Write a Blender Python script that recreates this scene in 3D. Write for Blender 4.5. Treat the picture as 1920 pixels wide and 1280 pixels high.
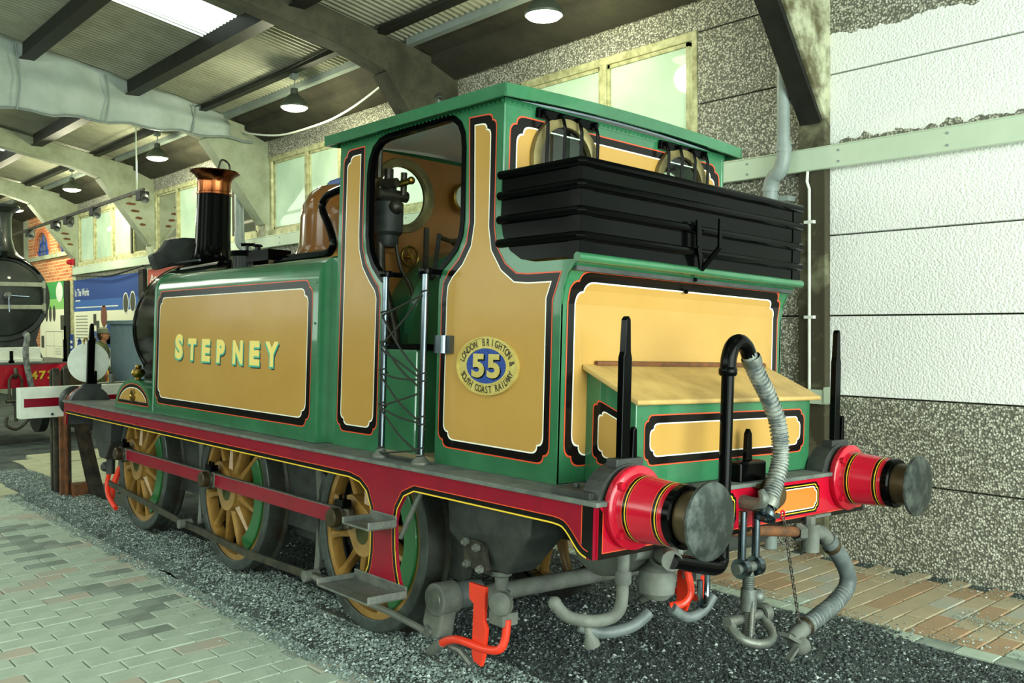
import bpy, bmesh, math, random
from mathutils import Vector, Matrix
random.seed(7)
SC = bpy.context.scene
COL = SC.collection
for o in list(bpy.data.objects): bpy.data.objects.remove(o)
PI = math.pi

# ---------------------------------------------------------------- camera
YAW, FPX, PITCH, ROLL = 2.4166, 1729.8, -0.0178, 0.0057
CAMPOS = Vector((6.350, -3.689, 1.829))
_fw = Vector((math.cos(YAW), math.sin(YAW), 0)); _rt = Vector((math.sin(YAW), -math.cos(YAW), 0)); _up = Vector((0, 0, 1))
_fp = _fw*math.cos(PITCH) + _up*math.sin(PITCH); _upp = -_fw*math.sin(PITCH) + _up*math.cos(PITCH)
_cx = math.cos(ROLL)*_rt - math.sin(ROLL)*_upp; _cy = math.sin(ROLL)*_rt + math.cos(ROLL)*_upp
cam_d = bpy.data.cameras.new('camera'); cam = bpy.data.objects.new('camera', cam_d); COL.objects.link(cam)
cam.matrix_world = Matrix(((_cx.x, _cy.x, -_fp.x, CAMPOS.x), (_cx.y, _cy.y, -_fp.y, CAMPOS.y), (_cx.z, _cy.z, -_fp.z, CAMPOS.z), (0, 0, 0, 1)))
cam_d.sensor_width = 36; cam_d.lens = 36*FPX/1920; cam_d.shift_y = -2/1920; cam_d.clip_start = .05; cam_d.clip_end = 200
SC.camera = cam

# ---------------------------------------------------------------- world, large lights, exposure
w = bpy.data.worlds.new('overcast_sky'); SC.world = w; w.use_nodes = True
bg = w.node_tree.nodes['Background']; bg.inputs[0].default_value = (.86, 1.0, .88, 1); bg.inputs[1].default_value = 3.4
SC.view_settings.view_transform = 'Standard'; SC.view_settings.look = 'None'; SC.view_settings.gamma = 1
SC.view_settings.use_curve_mapping = False; SC.view_settings.exposure = 0.0
def area(name, loc, target, sx, sy, power, col):
    l = bpy.data.lights.new(name, 'AREA'); l.shape = 'RECTANGLE'; l.size = sx; l.size_y = sy; l.energy = power; l.color = col
    o = bpy.data.objects.new(name, l); COL.objects.link(o); o.location = loc
    o.rotation_euler = (Vector(target)-Vector(loc)).to_track_quat('-Z', 'Y').to_euler(); return o
area('daylight_end_doorway', (10.6, -.5, 2.1), (-3, .3, 1.7), 6.5, 4.2, 800, (.88, 1.0, .93))
area('fill_far_bays', (-15, -4.5, 5.3), (-15.5, 2.6, 1.4), 14, 2.4, 520, (.95, 1.0, .84))  # unseen area lamp added under the roof to brighten the far bays
area('daylight_side_windows', (1.0, -9.4, 3.9), (.5, 0, 1.0), 12, 2.0, 300, (.90, 1.0, .88))

# ---------------------------------------------------------------- materials
def lin(h):
    if isinstance(h, str):
        h = h.lstrip('#'); c = [int(h[i:i+2], 16)/255 for i in (0, 2, 4)]
    else: c = list(h)
    return tuple((x/12.92 if x <= .04045 else ((x+.055)/1.055)**2.4) for x in c) + (1.0,)
MATS = {}
def mat(name, col, rough=.5, metal=0, spec=.5, coat=0, col2=None, nscale=4, nlo=.35, nhi=.65, ndetail=6, bump=0, bscale=60, rvar=0, vor=False, coord='Object', trans=0, ior=1.45):
    m = bpy.data.materials.new(name); m.use_nodes = True; nt = m.node_tree; b = nt.nodes['Principled BSDF']
    b.inputs['Base Color'].default_value = lin(col); b.inputs['Roughness'].default_value = rough; b.inputs['Metallic'].default_value = metal
    b.inputs['Specular IOR Level'].default_value = spec; b.inputs['Coat Weight'].default_value = coat; b.inputs['Coat Roughness'].default_value = .04
    b.inputs['Transmission Weight'].default_value = trans; b.inputs['IOR'].default_value = ior
    tc = nt.nodes.new('ShaderNodeTexCoord')
    if col2 is not None:
        n = nt.nodes.new('ShaderNodeTexNoise'); n.inputs['Scale'].default_value = nscale; n.inputs['Detail'].default_value = ndetail; n.inputs['Roughness'].default_value = .65
        r = nt.nodes.new('ShaderNodeValToRGB'); r.color_ramp.elements[0].position = nlo; r.color_ramp.elements[1].position = nhi
        r.color_ramp.elements[0].color = lin(col); r.color_ramp.elements[1].color = lin(col2)
        nt.links.new(tc.outputs[coord], n.inputs['Vector']); nt.links.new(n.outputs['Fac'], r.inputs['Fac']); nt.links.new(r.outputs['Color'], b.inputs['Base Color'])
    if rvar:
        n3 = nt.nodes.new('ShaderNodeTexNoise'); n3.inputs['Scale'].default_value = 3.2; n3.inputs['Detail'].default_value = 5
        mr = nt.nodes.new('ShaderNodeMapRange'); mr.inputs[1].default_value = .35; mr.inputs[2].default_value = .65; mr.inputs[3].default_value = max(.02, rough-rvar); mr.inputs[4].default_value = rough+rvar
        nt.links.new(tc.outputs[coord], n3.inputs['Vector']); nt.links.new(n3.outputs['Fac'], mr.inputs[0]); nt.links.new(mr.outputs[0], b.inputs['Roughness'])
    if bump:
        if vor:
            t = nt.nodes.new('ShaderNodeTexVoronoi'); t.inputs['Scale'].default_value = bscale; out = t.outputs['Distance']
        else:
            t = nt.nodes.new('ShaderNodeTexNoise'); t.inputs['Scale'].default_value = bscale; t.inputs['Detail'].default_value = 4; out = t.outputs['Fac']
        bp = nt.nodes.new('ShaderNodeBump'); bp.inputs['Strength'].default_value = bump; bp.inputs['Distance'].default_value = .01
        nt.links.new(tc.outputs[coord], t.inputs['Vector']); nt.links.new(out, bp.inputs['Height']); nt.links.new(bp.outputs['Normal'], b.inputs['Normal'])
    MATS[name] = m; return m
def emis(name, col, strength):
    m = bpy.data.materials.new(name); m.use_nodes = True; nt = m.node_tree; nt.nodes.clear()
    e = nt.nodes.new('ShaderNodeEmission'); o = nt.nodes.new('ShaderNodeOutputMaterial'); e.inputs[0].default_value = lin(col); e.inputs[1].default_value = strength
    nt.links.new(e.outputs[0], o.inputs[0]); MATS[name] = m; return m
def pebble(name, painted=False, dark=1.0):
    """exposed aggregate concrete: light stones in a dark matrix, optionally painted white with a ragged edge"""
    m = bpy.data.materials.new(name); m.use_nodes = True; nt = m.node_tree; b = nt.nodes['Principled BSDF']; L = nt.links.new
    tc = nt.nodes.new('ShaderNodeTexCoord')
    v = nt.nodes.new('ShaderNodeTexVoronoi'); v.inputs['Scale'].default_value = 62; L(tc.outputs['Object'], v.inputs['Vector'])
    cr = nt.nodes.new('ShaderNodeValToRGB'); e = cr.color_ramp; e.interpolation = 'LINEAR'
    e.elements[0].position = 0; e.elements[0].color = lin('#8c8b7e'); e.elements[1].position = 1; e.elements[1].color = lin('#fdfdf4')
    for p, c in ((.25, '#b5b4a4'), (.5, '#d2d2c2'), (.75, '#eeeee0')): x = e.elements.new(p); x.color = lin(c)
    sep = nt.nodes.new('ShaderNodeSeparateColor'); L(v.outputs['Color'], sep.inputs[0]); L(sep.outputs[0], cr.inputs['Fac'])
    edge = nt.nodes.new('ShaderNodeValToRGB'); edge.color_ramp.elements[0].position = .34; edge.color_ramp.elements[1].position = .62
    edge.color_ramp.elements[0].color = (1, 1, 1, 1); edge.color_ramp.elements[1].color = (0, 0, 0, 1); L(v.outputs['Distance'], edge.inputs['Fac'])
    mx = nt.nodes.new('ShaderNodeMix'); mx.data_type = 'RGBA'; mx.inputs['A'].default_value = lin('#74746a'); L(edge.outputs['Color'], mx.inputs['Factor']); L(cr.outputs['Color'], mx.inputs['B'])
    ns = nt.nodes.new('ShaderNodeTexNoise'); ns.inputs['Scale'].default_value = 1.1; ns.inputs['Detail'].default_value = 5; L(tc.outputs['Object'], ns.inputs['Vector'])
    dirt = nt.nodes.new('ShaderNodeMix'); dirt.data_type = 'RGBA'; dirt.blend_type = 'MULTIPLY'; dirt.inputs['B'].default_value = lin('#cfcebc')
    L(ns.outputs['Fac'], dirt.inputs['Factor']); L(mx.outputs['Result'], dirt.inputs['A'])
    bp = nt.nodes.new('ShaderNodeBump'); bp.inputs['Strength'].default_value = .9 if not painted else .55; bp.inputs['Distance'].default_value = .008; bp.invert = True
    L(v.outputs['Distance'], bp.inputs['Height']); L(bp.outputs['Normal'], b.inputs['Normal'])
    b.inputs['Roughness'].default_value = .8; last = dirt.outputs['Result']
    if painted:
        # object z measured from the panel grid; bare above z 4.2 (sloping up to the end door) and in a strip over the trunking
        sx = nt.nodes.new('ShaderNodeSeparateXYZ'); L(tc.outputs['Object'], sx.inputs[0])
        n2 = nt.nodes.new('ShaderNodeTexNoise'); n2.inputs['Scale'].default_value = 9; n2.inputs['Detail'].default_value = 8; L(tc.outputs['Object'], n2.inputs['Vector'])
        def mth(op, a, b_=None):
            q = nt.nodes.new('ShaderNodeMath'); q.operation = op
            for i, s in enumerate((a, b_)):
                if s is None: continue
                if isinstance(s, (int, float)): q.inputs[i].default_value = s
                else: L(s, q.inputs[i])
            return q.outputs[0]
        wob = mth('MULTIPLY', mth('SUBTRACT', n2.outputs['Fac'], .5), .22)
        zz = mth('ADD', sx.outputs['Z'], wob)
        top = mth('LESS_THAN', zz, 4.05)
        s1 = mth('GREATER_THAN', zz, 3.25)
        s2 = mth('LESS_THAN', zz, 3.1)
        pm = mth('MULTIPLY', top, mth('MAXIMUM', s1, s2))
        px = nt.nodes.new('ShaderNodeMix'); px.data_type = 'RGBA'; px.inputs['B'].default_value = lin('#f4f6f0'); L(pm, px.inputs['Factor']); L(last, px.inputs['A']); last = px.outputs['Result']
    L(last, b.inputs['Base Color']); MATS[name] = m; return m
def pane_mat(name, col, alpha_t=.5, rough=.05):
    m = bpy.data.materials.new(name); m.use_nodes = True; nt = m.node_tree; nt.nodes.clear(); L = nt.links.new
    o = nt.nodes.new('ShaderNodeOutputMaterial'); tr = nt.nodes.new('ShaderNodeBsdfTranslucent'); gl = nt.nodes.new('ShaderNodeBsdfGlossy'); df = nt.nodes.new('ShaderNodeBsdfDiffuse')
    tc = nt.nodes.new('ShaderNodeTexCoord'); n = nt.nodes.new('ShaderNodeTexNoise'); n.inputs['Scale'].default_value = 1.6; n.inputs['Detail'].default_value = 3; L(tc.outputs['Object'], n.inputs['Vector'])
    r = nt.nodes.new('ShaderNodeValToRGB'); c = lin(col); r.color_ramp.elements[0].position = .35; r.color_ramp.elements[1].position = .7
    r.color_ramp.elements[0].color = (c[0]*.72, c[1]*.76, c[2]*.74, 1); r.color_ramp.elements[1].color = c; L(n.outputs['Fac'], r.inputs['Fac'])
    L(r.outputs['Color'], tr.inputs[0]); L(r.outputs['Color'], df.inputs[0]); gl.inputs[1].default_value = rough
    m1 = nt.nodes.new('ShaderNodeMixShader'); m1.inputs[0].default_value = alpha_t; L(df.outputs[0], m1.inputs[1]); L(tr.outputs[0], m1.inputs[2])
    fr = nt.nodes.new('ShaderNodeFresnel'); fr.inputs[0].default_value = 1.5; m2 = nt.nodes.new('ShaderNodeMixShader'); L(fr.outputs[0], m2.inputs[0]); L(m1.outputs[0], m2.inputs[1]); L(gl.outputs[0], m2.inputs[2]); L(m2.outputs[0], o.inputs[0])
    MATS[name] = m; return m
def clear_glass(name):
    m = bpy.data.materials.new(name); m.use_nodes = True; nt = m.node_tree; nt.nodes.clear(); L = nt.links.new
    o = nt.nodes.new('ShaderNodeOutputMaterial'); t = nt.nodes.new('ShaderNodeBsdfTransparent'); t.inputs[0].default_value = (.86, .95, .93, 1); g = nt.nodes.new('ShaderNodeBsdfGlossy'); g.inputs[1].default_value = .02
    fr = nt.nodes.new('ShaderNodeFresnel'); fr.inputs[0].default_value = 1.5; x = nt.nodes.new('ShaderNodeMixShader'); L(fr.outputs[0], x.inputs[0]); L(t.outputs[0], x.inputs[1]); L(g.outputs[0], x.inputs[2]); L(x.outputs[0], o.inputs[0])
    MATS[name] = m; return m

mat('green_paint', '#2a6240', .22, coat=.7, col2='#35744e', nscale=2.2, bump=.02, bscale=9)
mat('ochre_paint', '#b08844', .2, spec=.3, coat=.05, col2='#b8914e', nscale=1.3, bump=.02, bscale=7)
mat('ochre_dull', '#c9a765', .5, col2='#a88a50', nscale=5)
mat('cab_tan', '#94622c', .5, col2='#a06c34', nscale=3)
mat('black_paint', '#040505', .14, spec=.1, bump=.02, bscale=12)
mat('line_red', '#d8502c', .3); mat('line_white', '#f4f2e6', .3); mat('line_yellow', '#e6c235', .3); mat('lining_black', '#0e0b0a', .2, spec=.3)
mat('claret', '#8c0a24', .3, spec=.3, coat=.08, col2='#7c0e24', nscale=5)
mat('beam_red', '#c0102c', .22, spec=.4, coat=.25, col2='#b00e28', nscale=3)
mat('orange_panel', '#e8742c', .35, coat=.3)
mat('footplate_grey', '#4b524e', .75, col2='#6a716a', nscale=9, bump=.25, bscale=80)
mat('black_frame', '#212424', .5, col2='#3c403c', nscale=7, bump=.15, bscale=30)
mat('oily_steel', '#3a3a36', .42, metal=.7, col2='#5e5a4c', nscale=9, bump=.12, bscale=40)
mat('bright_steel', '#6e7a82', .2, metal=1, col2='#566068', nscale=7)
mat('worn_steel', '#5c6460', .5, metal=.6, col2='#7c7e74', nscale=12, bump=.2, bscale=60)
mat('reservoir_grey', '#4c5048', .7, col2='#3c403a', nscale=4)
mat('dusty_grey', '#6c7068', .7, col2='#50544d', nscale=7, bump=.12, bscale=50)
mat('buffer_face', '#333a37', .36, metal=.6, col2='#646b66', nscale=11, nlo=.45, nhi=.7, bump=.15, bscale=25)
mat('rusty_ram', '#5a4a30', .42, metal=.55, col2='#3c3426', nscale=6)
mat('rust', '#7a4a24', .75, col2='#4e3420', nscale=12, bump=.3, bscale=40)
mat('dull_brass', '#8a7e52', .42, metal=.55, col2='#6a6040', nscale=6)
mat('brass', '#b59a4e', .3, metal=1, col2='#8a6f34', nscale=8)
mat('copper', '#9a5a34', .18, metal=1, col2='#6e3a22', nscale=4)
mat('dome_brown', '#8a5a26', .14, coat=1, col2='#7a4c20', nscale=3)
mat('tyre_steel', '#3d423f', .45, metal=.5, col2='#56605c', nscale=10, bump=.15, bscale=40)
mat('tread_steel', '#5a625f', .38, metal=.7, col2='#4a4236', nscale=5)
mat('spoke_tan', '#a88040', .35, coat=.3, col2='#7c5c2a', nscale=4)
mat('wheel_green', '#1f6030', .35, coat=.3)
mat('vermilion', '#e8381c', .4, coat=.2)
mat('rubber', '#4a5252', .5, col2='#666e6c', nscale=10)
mat('hose_light', '#8d928a', .5, col2='#4a5454', nscale=14, nlo=.4, nhi=.6)
mat('cord', '#22261f', .8); mat('chain_steel', '#4a463c', .5, metal=.6)
mat('white_paint', '#e9eee2', .5, col2='#d6dccc', nscale=6)
mat('cab_ceiling', '#dcecf4', .25, coat=1, col2='#d0e4ee', nscale=2)
mat('cab_boards', '#8f8262', .6, col2='#7a6e50', nscale=6)  # cab floor tone kept pale to bounce light up to the ceiling
mat('plaque_blue', '#123c8c', .35, bump=.3, bscale=90); mat('plaque_gold', '#d9c878', .3, metal=.35, col2='#c2ae5c', nscale=12)
mat('letter_cream', '#f0d878', .35); mat('letter_teal', '#3fae92', .4); mat('letter_shadow', '#231d12', .4)
mat('blue_cap', '#2c4f96', .4)
# building
mat('concrete', '#4a4a38', .85, col2='#2f2e20', nscale=3, bump=.25, bscale=40)
mat('concrete_dark', '#3c3a2c', .85, col2='#2a281e', nscale=2.4, bump=.3, bscale=20)
mat('concrete_pale', '#b0b89e', .8, col2='#8e9678', nscale=2.2, bump=.2, bscale=25)
mat('black_steel', '#131410', .55, col2='#22221a', nscale=6, bump=.1, bscale=20)
mat('column_paint', '#b9bc9c', .7, col2='#5f5a3e', nscale=3.5, nlo=.42, nhi=.6, bump=.2, bscale=25)
mat('trunking', '#c6d6bd', .45, col2='#bccdb4', nscale=2)
mat('pipe_grey', '#8f9a94', .4, col2='#7d8984', nscale=4)
mat('window_frame', '#c9c99a', .6, col2='#8d8c62', nscale=9, bump=.2, bscale=40)
mat('roof_sheet', '#9c9e8a', .55, col2='#868874', nscale=2, bump=.05, bscale=30)
mat('column_dark', '#3e3a28', .75, col2='#8f9070', nscale=2.2, nlo=.5, nhi=.75, bump=.2, bscale=25)
mat('tarpaulin', '#b4bfb4', .6, col2='#9fada2', nscale=2.5)
mat('brick_red', '#a8583a', .85, col2='#c07a52', nscale=30, bump=.3, bscale=30)
mat('mortar', '#c2b48a', .9)
pebble('aggregate'); pebble('aggregate_painted', True)
mat('aggregate_strip', '#8f8c64', .85, col2='#4c4a34', nscale=70, nlo=.45, nhi=.55, bump=.6, bscale=90)
pane_mat('window_glass', '#c4d8bc', .17); clear_glass('clear_glass'); pane_mat('rooflight_sheet', '#ffffff', .95, .3)
emis('lamp_glow', '#f6ffdc', 9.0)
mat('lamp_housing', '#50584a', .5, metal=.4)
mat('paver', '#b0bdac', .85, col2='#a0ae9d', nscale=5, bump=.3, bscale=70)
mat('paver_warm', '#b3a794', .85, col2='#a3a899', nscale=4, bump=.3, bscale=70)
mat('paver_dark', '#707b70', .85, col2='#909c8f', nscale=4, bump=.3, bscale=70)
mat('paver_red', '#ab8c6c', .85, col2='#a08a6c', nscale=4, bump=.3, bscale=70)
mat('paver_tan', '#a89c80', .85, col2='#b0a286', nscale=4, bump=.3, bscale=70)
mat('ash_ground', '#59645f', .95, col2='#333a38', nscale=3.5, nlo=.35, nhi=.65, bump=.9, bscale=120)
def stone_mat(name, cols):
    m = bpy.data.materials.new(name); m.use_nodes = True; nt = m.node_tree; bs = nt.nodes['Principled BSDF']; g = nt.nodes.new('ShaderNodeNewGeometry'); r = nt.nodes.new('ShaderNodeValToRGB')
    for i, (p_, c_) in enumerate(cols):
        el = r.color_ramp.elements[i] if i < 2 else r.color_ramp.elements.new(p_)
        el.position = p_; el.color = lin(c_)
    nt.links.new(g.outputs['Random Per Island'], r.inputs['Fac']); nt.links.new(r.outputs['Color'], bs.inputs['Base Color']); bs.inputs['Roughness'].default_value = .75; MATS[name] = m
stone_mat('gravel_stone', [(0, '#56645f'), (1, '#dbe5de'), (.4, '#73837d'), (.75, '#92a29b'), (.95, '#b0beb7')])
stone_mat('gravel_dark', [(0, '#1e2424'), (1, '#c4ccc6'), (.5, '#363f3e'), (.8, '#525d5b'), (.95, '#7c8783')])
mat('slab', '#b3b494', .85, col2='#9fa286', nscale=4, bump=.2, bscale=30)

# ---------------------------------------------------------------- mesh helpers
class MB:
    def __init__(s): s.v = []; s.f = []; s.mi = []; s.cur = 0
    def add(s, vs, fs):
        n = len(s.v); s.v += [tuple(a) for a in vs]; s.f += [tuple(i+n for i in f) for f in fs]; s.mi += [s.cur]*len(fs); return s
    def box(s, c, d, rot=None):
        hx, hy, hz = d[0]/2, d[1]/2, d[2]/2; P = []
        for sx, sy, sz in ((-1,-1,-1),(1,-1,-1),(1,1,-1),(-1,1,-1),(-1,-1,1),(1,-1,1),(1,1,1),(-1,1,1)):
            p = Vector((sx*hx, sy*hy, sz*hz))
            if rot is not None: p = rot @ p
            P.append(p+Vector(c))
        return s.add(P, [(0,3,2,1),(4,5,6,7),(0,1,5,4),(1,2,6,5),(2,3,7,6),(3,0,4,7)])
    def bb(s, x0, x1, y0, y1, z0, z1): return s.box(((x0+x1)/2, (y0+y1)/2, (z0+z1)/2), (abs(x1-x0), abs(y1-y0), abs(z1-z0)))
    def beam(s, a, b, wid, hgt, up=(0, 0, 1)):
        a = Vector(a); b = Vector(b); d = (b-a).normalized(); sd = d.cross(Vector(up)).normalized(); u = sd.cross(d)
        rot = Matrix((d, sd, u)).transposed(); return s.box((a+b)/2, ((b-a).length, wid, hgt), rot)
    def lathe(s, prof, org=(0, 0, 0), axis=(0, 0, 1), n=24, close=False):
        """prof: list of (radius, distance along axis)"""
        ax = Vector(axis).normalized(); t = Vector((1, 0, 0)) if abs(ax.x) < .9 else Vector((0, 1, 0)); u = ax.cross(t).normalized(); w_ = ax.cross(u); org = Vector(org)
        vs = []; fs = []; rings = []
        for r, h in prof:
            if r < 1e-6: vs.append(org+ax*h); rings.append([len(vs)-1])
            else:
                k = len(vs); vs += [org+ax*h+(u*math.cos(2*PI*i/n)+w_*math.sin(2*PI*i/n))*r for i in range(n)]; rings.append(list(range(k, k+n)))
        for a, b in zip(rings, rings[1:]):
            if len(a) == 1 and len(b) == 1: continue
            for i in range(n):
                j = (i+1) % n
                if len(a) == 1: fs.append((a[0], b[i], b[j]))
                elif len(b) == 1: fs.append((a[j], a[i], b[0]))
                else: fs.append((a[i], b[i], b[j], a[j]))
        return s.add(vs, fs)
    def cyl(s, a, b, r, r2=None, n=16):
        a = Vector(a); b = Vector(b); r2 = r if r2 is None else r2; L = (b-a).length
        return s.lathe([(0, 0), (r, 0), (r2, L), (0, L)], a, b-a, n)
    def sph(s, c, r, n=16, sc=(1, 1, 1)):
        k = len(s.v); m = n//2
        s.lathe([(math.sin(PI*i/m)*r, -math.cos(PI*i/m)*r) for i in range(m+1)], (0, 0, 0), (0, 0, 1), n)
        for i in range(k, len(s.v)): p = s.v[i]; s.v[i] = (p[0]*sc[0]+c[0], p[1]*sc[1]+c[1], p[2]*sc[2]+c[2])
        return s
    def tube(s, pts, r, n=10, smooth=0, caps=True):
        """swept round tube; r a number or a list; smooth = subdivisions of a Catmull-Rom spline"""
        P = [Vector(p) for p in pts]; R = r if isinstance(r, (list, tuple)) else [r]*len(P)
        if smooth and len(P) > 2:
            Q = []; RR = []
            for i in range(len(P)-1):
                p0 = P[max(i-1, 0)]; p1 = P[i]; p2 = P[i+1]; p3 = P[min(i+2, len(P)-1)]
                for k in range(smooth):
                    t = k/smooth; Q.append(.5*((2*p1)+(p2-p0)*t+(2*p0-5*p1+4*p2-p3)*t*t+(3*p1-p0-3*p2+p3)*t**3)); RR.append(R[i]*(1-t)+R[i+1]*t)
            Q.append(P[-1]); RR.append(R[-1]); P, R = Q, RR
        nrm = None; vs = []; fs = []
        for i, p in enumerate(P):
            d = (P[min(i+1, len(P)-1)]-P[max(i-1, 0)]).normalized()
            if nrm is None:
                t = Vector((0, 0, 1)) if abs(d.z) < .9 else Vector((1, 0, 0)); nrm = d.cross(t).normalized()
            else:
                nrm = (nrm-d*nrm.dot(d)).normalized()
            b = d.cross(nrm); vs += [p+(nrm*math.cos(2*PI*k/n)+b*math.sin(2*PI*k/n))*R[i] for k in range(n)]
        for i in range(len(P)-1):
            for k in range(n): fs.append((i*n+k, i*n+(k+1) % n, (i+1)*n+(k+1) % n, (i+1)*n+k))
        if caps: fs.append(tuple(range(n-1, -1, -1))); fs.append(tuple((len(P)-1)*n+k for k in range(n)))
        return s.add(vs, fs)
    def prism(s, pts, fn, t):
        """closed 2D outline extruded: fn(a, b, h) -> xyz for h 0..t"""
        n = len(pts); k = [fn(a, b, 0) for a, b in pts]+[fn(a, b, t) for a, b in pts]
        return s.add(k, [tuple(range(n)), tuple(range(2*n-1, n-1, -1))]+[(i, i+n, (i+1) % n+n, (i+1) % n) for i in range(n)])
    def face(s, pts): return s.add(pts, [tuple(range(len(pts)))])
    def build(s, name, mats, parent=None, smooth=True, bevel=0, bseg=2, tri=True, loc=None, angle=.6):
        me = bpy.data.meshes.new(name); me.from_pydata(s.v, [], s.f)
        if isinstance(mats, str): mats = [mats]
        for m in mats: me.materials.append(MATS[m])
        if len(mats) > 1:
            for p, i in zip(me.polygons, s.mi): p.material_index = i
        bm = bmesh.new(); bm.from_mesh(me)
        big = [f for f in bm.faces if len(f.verts) > 4]
        if big and tri: bmesh.ops.triangulate(bm, faces=big)
        bmesh.ops.recalc_face_normals(bm, faces=bm.faces); bm.to_mesh(me); bm.free()
        if smooth:
            for p in me.polygons: p.use_smooth = True
            try: me.set_sharp_from_angle(angle=angle)
            except Exception: pass
        o = bpy.data.objects.new(name, me); COL.objects.link(o)
        if parent is not None: o.parent = parent
        if loc is not None: o.location = loc
        if bevel:
            md = o.modifiers.new('bevel', 'BEVEL'); md.width = bevel; md.segments = bseg; md.limit_method = 'ANGLE'; md.angle_limit = .6
        return o
def empty(name, loc=(0, 0, 0), parent=None):
    o = bpy.data.objects.new(name, None); COL.objects.link(o); o.location = loc; o.empty_display_size = .2
    if parent is not None: o.parent = parent
    return o
def tag(o, label=None, cat=None, group=None, kind=None):
    if label: o['label'] = label
    if cat: o['category'] = cat
    if group: o['group'] = group
    if kind: o['kind'] = kind
    return o
def copy_tree(o, parent=None):
    c = o.copy(); COL.objects.link(c); c.parent = parent
    for ch in list(o.children): copy_tree(ch, c)
    return c
def path2d(corners, inset=0.0):
    """corners: (a, b, kind, r) counter-clockwise; kind s sharp, r round, n two arcs meeting in a cusp. Returns the outline moved inward by inset."""
    n = len(corners); P = [Vector((c[0], c[1])) for c in corners]; out = []
    ar = sum(P[i].x*P[(i+1) % n].y-P[(i+1) % n].x*P[i].y for i in range(n)); sg = 1 if ar > 0 else -1
    Q = []
    for i in range(n):
        d1 = (P[i]-P[i-1]).normalized(); d2 = (P[(i+1) % n]-P[i]).normalized()
        n1 = Vector((-d1.y, d1.x))*sg; n2 = Vector((-d2.y, d2.x))*sg; m = n1+n2; Q.append(P[i]+m*(inset*2/max(m.length_squared, .2)))
    for i in range(n):
        p = Q[i]; d1 = (Q[i]-Q[i-1]).normalized(); d2 = (Q[(i+1) % n]-Q[i]).normalized(); kind, r = corners[i][2], corners[i][3]
        conv = (d1.x*d2.y-d1.y*d2.x)*sg > 0
        if kind == 's' or r <= 0: out.append(p); continue
        if kind == 'r':
            ang = math.acos(max(-1, min(1, d1.dot(d2)))); rr = max(.004, r-inset if conv else r+inset); t = rr*math.tan(ang/2)
            A = p-d1*t; B = p+d2*t
            for k in range(9):
                u = k/8; wgt = math.cos(ang/2); den = (1-u)**2+2*u*(1-u)*wgt+u*u
                out.append((A*(1-u)**2+p*2*u*(1-u)*wgt+B*u*u)/den)
        else:
            A = p-d1*r; B = p+d2*r; C_ = p-d1*(r*.44)+d2*(r*.44)
            for k in range(6):
                u = k/6; c = A+d1*(r*.56); out.append(A*(1-u)**2+c*2*u*(1-u)+C_*u*u)
            for k in range(7):
                u = k/6; c = C_+d1*(r*.44); out.append(C_*(1-u)**2+c*2*u*(1-u)+B*u*u)
    return [(q.x, q.y) for q in out]
def lined_panel(name, corners, fn, parent, band=.042, line=.0065, field='ochre_paint', step=.0012, mats=None):
    """painted panel: orange line, black band, white line, field; fn(a, b, h) places it at height h off the sheet"""
    mb = MB(); lv = [0, line, line+band, line*2+band]
    for i, ins in enumerate(lv):
        mb.cur = i; mb.face([fn(a, b, step*(i+1)) for a, b in path2d(corners, ins)])
    return mb.build(name, mats or ['line_red', 'lining_black', 'line_white', field], parent, smooth=False)
# ================================================================ THE SHED
XP = [7.15, 2.45, -2.25, -7.0, -11.75, -16.5, -21.2]
def roof_z(y): return 5.13+.19*(1.7-y) if y > -4 else 5.13+.19*5.7-.19*(-4-y)
def structure(o, label=None): o['kind'] = 'structure'; 
# ---- ground
mb = MB(); mb.bb(-26, 13, -11, 4, -.5, -.1); floor = mb.build('floor', 'ash_ground', smooth=False); structure(floor)
# uneven ash bed along the track
from mathutils import noise as mnoise
def ash_z(x, y):
    if y < -1.09: return -.014
    z = -.035+.03*mnoise.noise(Vector((x*1.3, y*1.6, 0)))+.012*mnoise.noise(Vector((x*6, y*6, 3)))
    sm = lambda t: max(0, min(1, t))**2*(3-2*max(0, min(1, t)))
    return z+.012+.055*sm((y+1.1)/.14)*sm((-.42-y)/.16)
gx = [-9.8+i*.13 for i in range(139)]; gy = [-1.085+i*.09 for i in range(31)]
mb = MB(); vs = [(x, y, ash_z(x, y)) for x in gx for y in gy]; ny = len(gy)
mb.add(vs, [(i*ny+j, (i+1)*ny+j, (i+1)*ny+j+1, i*ny+j+1) for i in range(len(gx)-1) for j in range(ny-1)])
ash = mb.build('ash_bed', 'ash_ground', floor)
# loose stones of the ash bed: thousands, too small to pick apart
def stones(name, mtl, N, xs, yfun, rmin, rmax, zfun, parent):
    vs = []; fs = []
    for i in range(N):
        x = xs[0]+(xs[1]-xs[0])*random.random()**1.7; y = yfun(x)
        if y is None: continue
        r = (rmin+(rmax-rmin)*random.random()**2.5)*(1+.35*random.random()*(x > 0)); z = zfun(x, y)+r*.25; a = random.random()*6.28; k = len(vs)
        q = [(math.cos(a+t)*r*random.uniform(.7, 1.25), math.sin(a+t)*r*random.uniform(.7, 1.25)) for t in (0, 1.57, 3.14, 4.71)]
        vs += [(x+p[0], y+p[1], z+random.uniform(-.25, .3)*r) for p in q]+[(x+random.uniform(-.3, .3)*r, y+random.uniform(-.3, .3)*r, z+r*random.uniform(.5, .9)), (x, y, z-r*.6)]
        fs += [(k, k+1, k+4), (k+1, k+2, k+4), (k+2, k+3, k+4), (k+3, k, k+4)]
    me = bpy.data.meshes.new(name); me.from_pydata(vs, [], fs); me.materials.append(MATS[mtl])
    o = bpy.data.objects.new(name, me); COL.objects.link(o); o.parent = parent; o['kind'] = 'stuff'; return o
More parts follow.
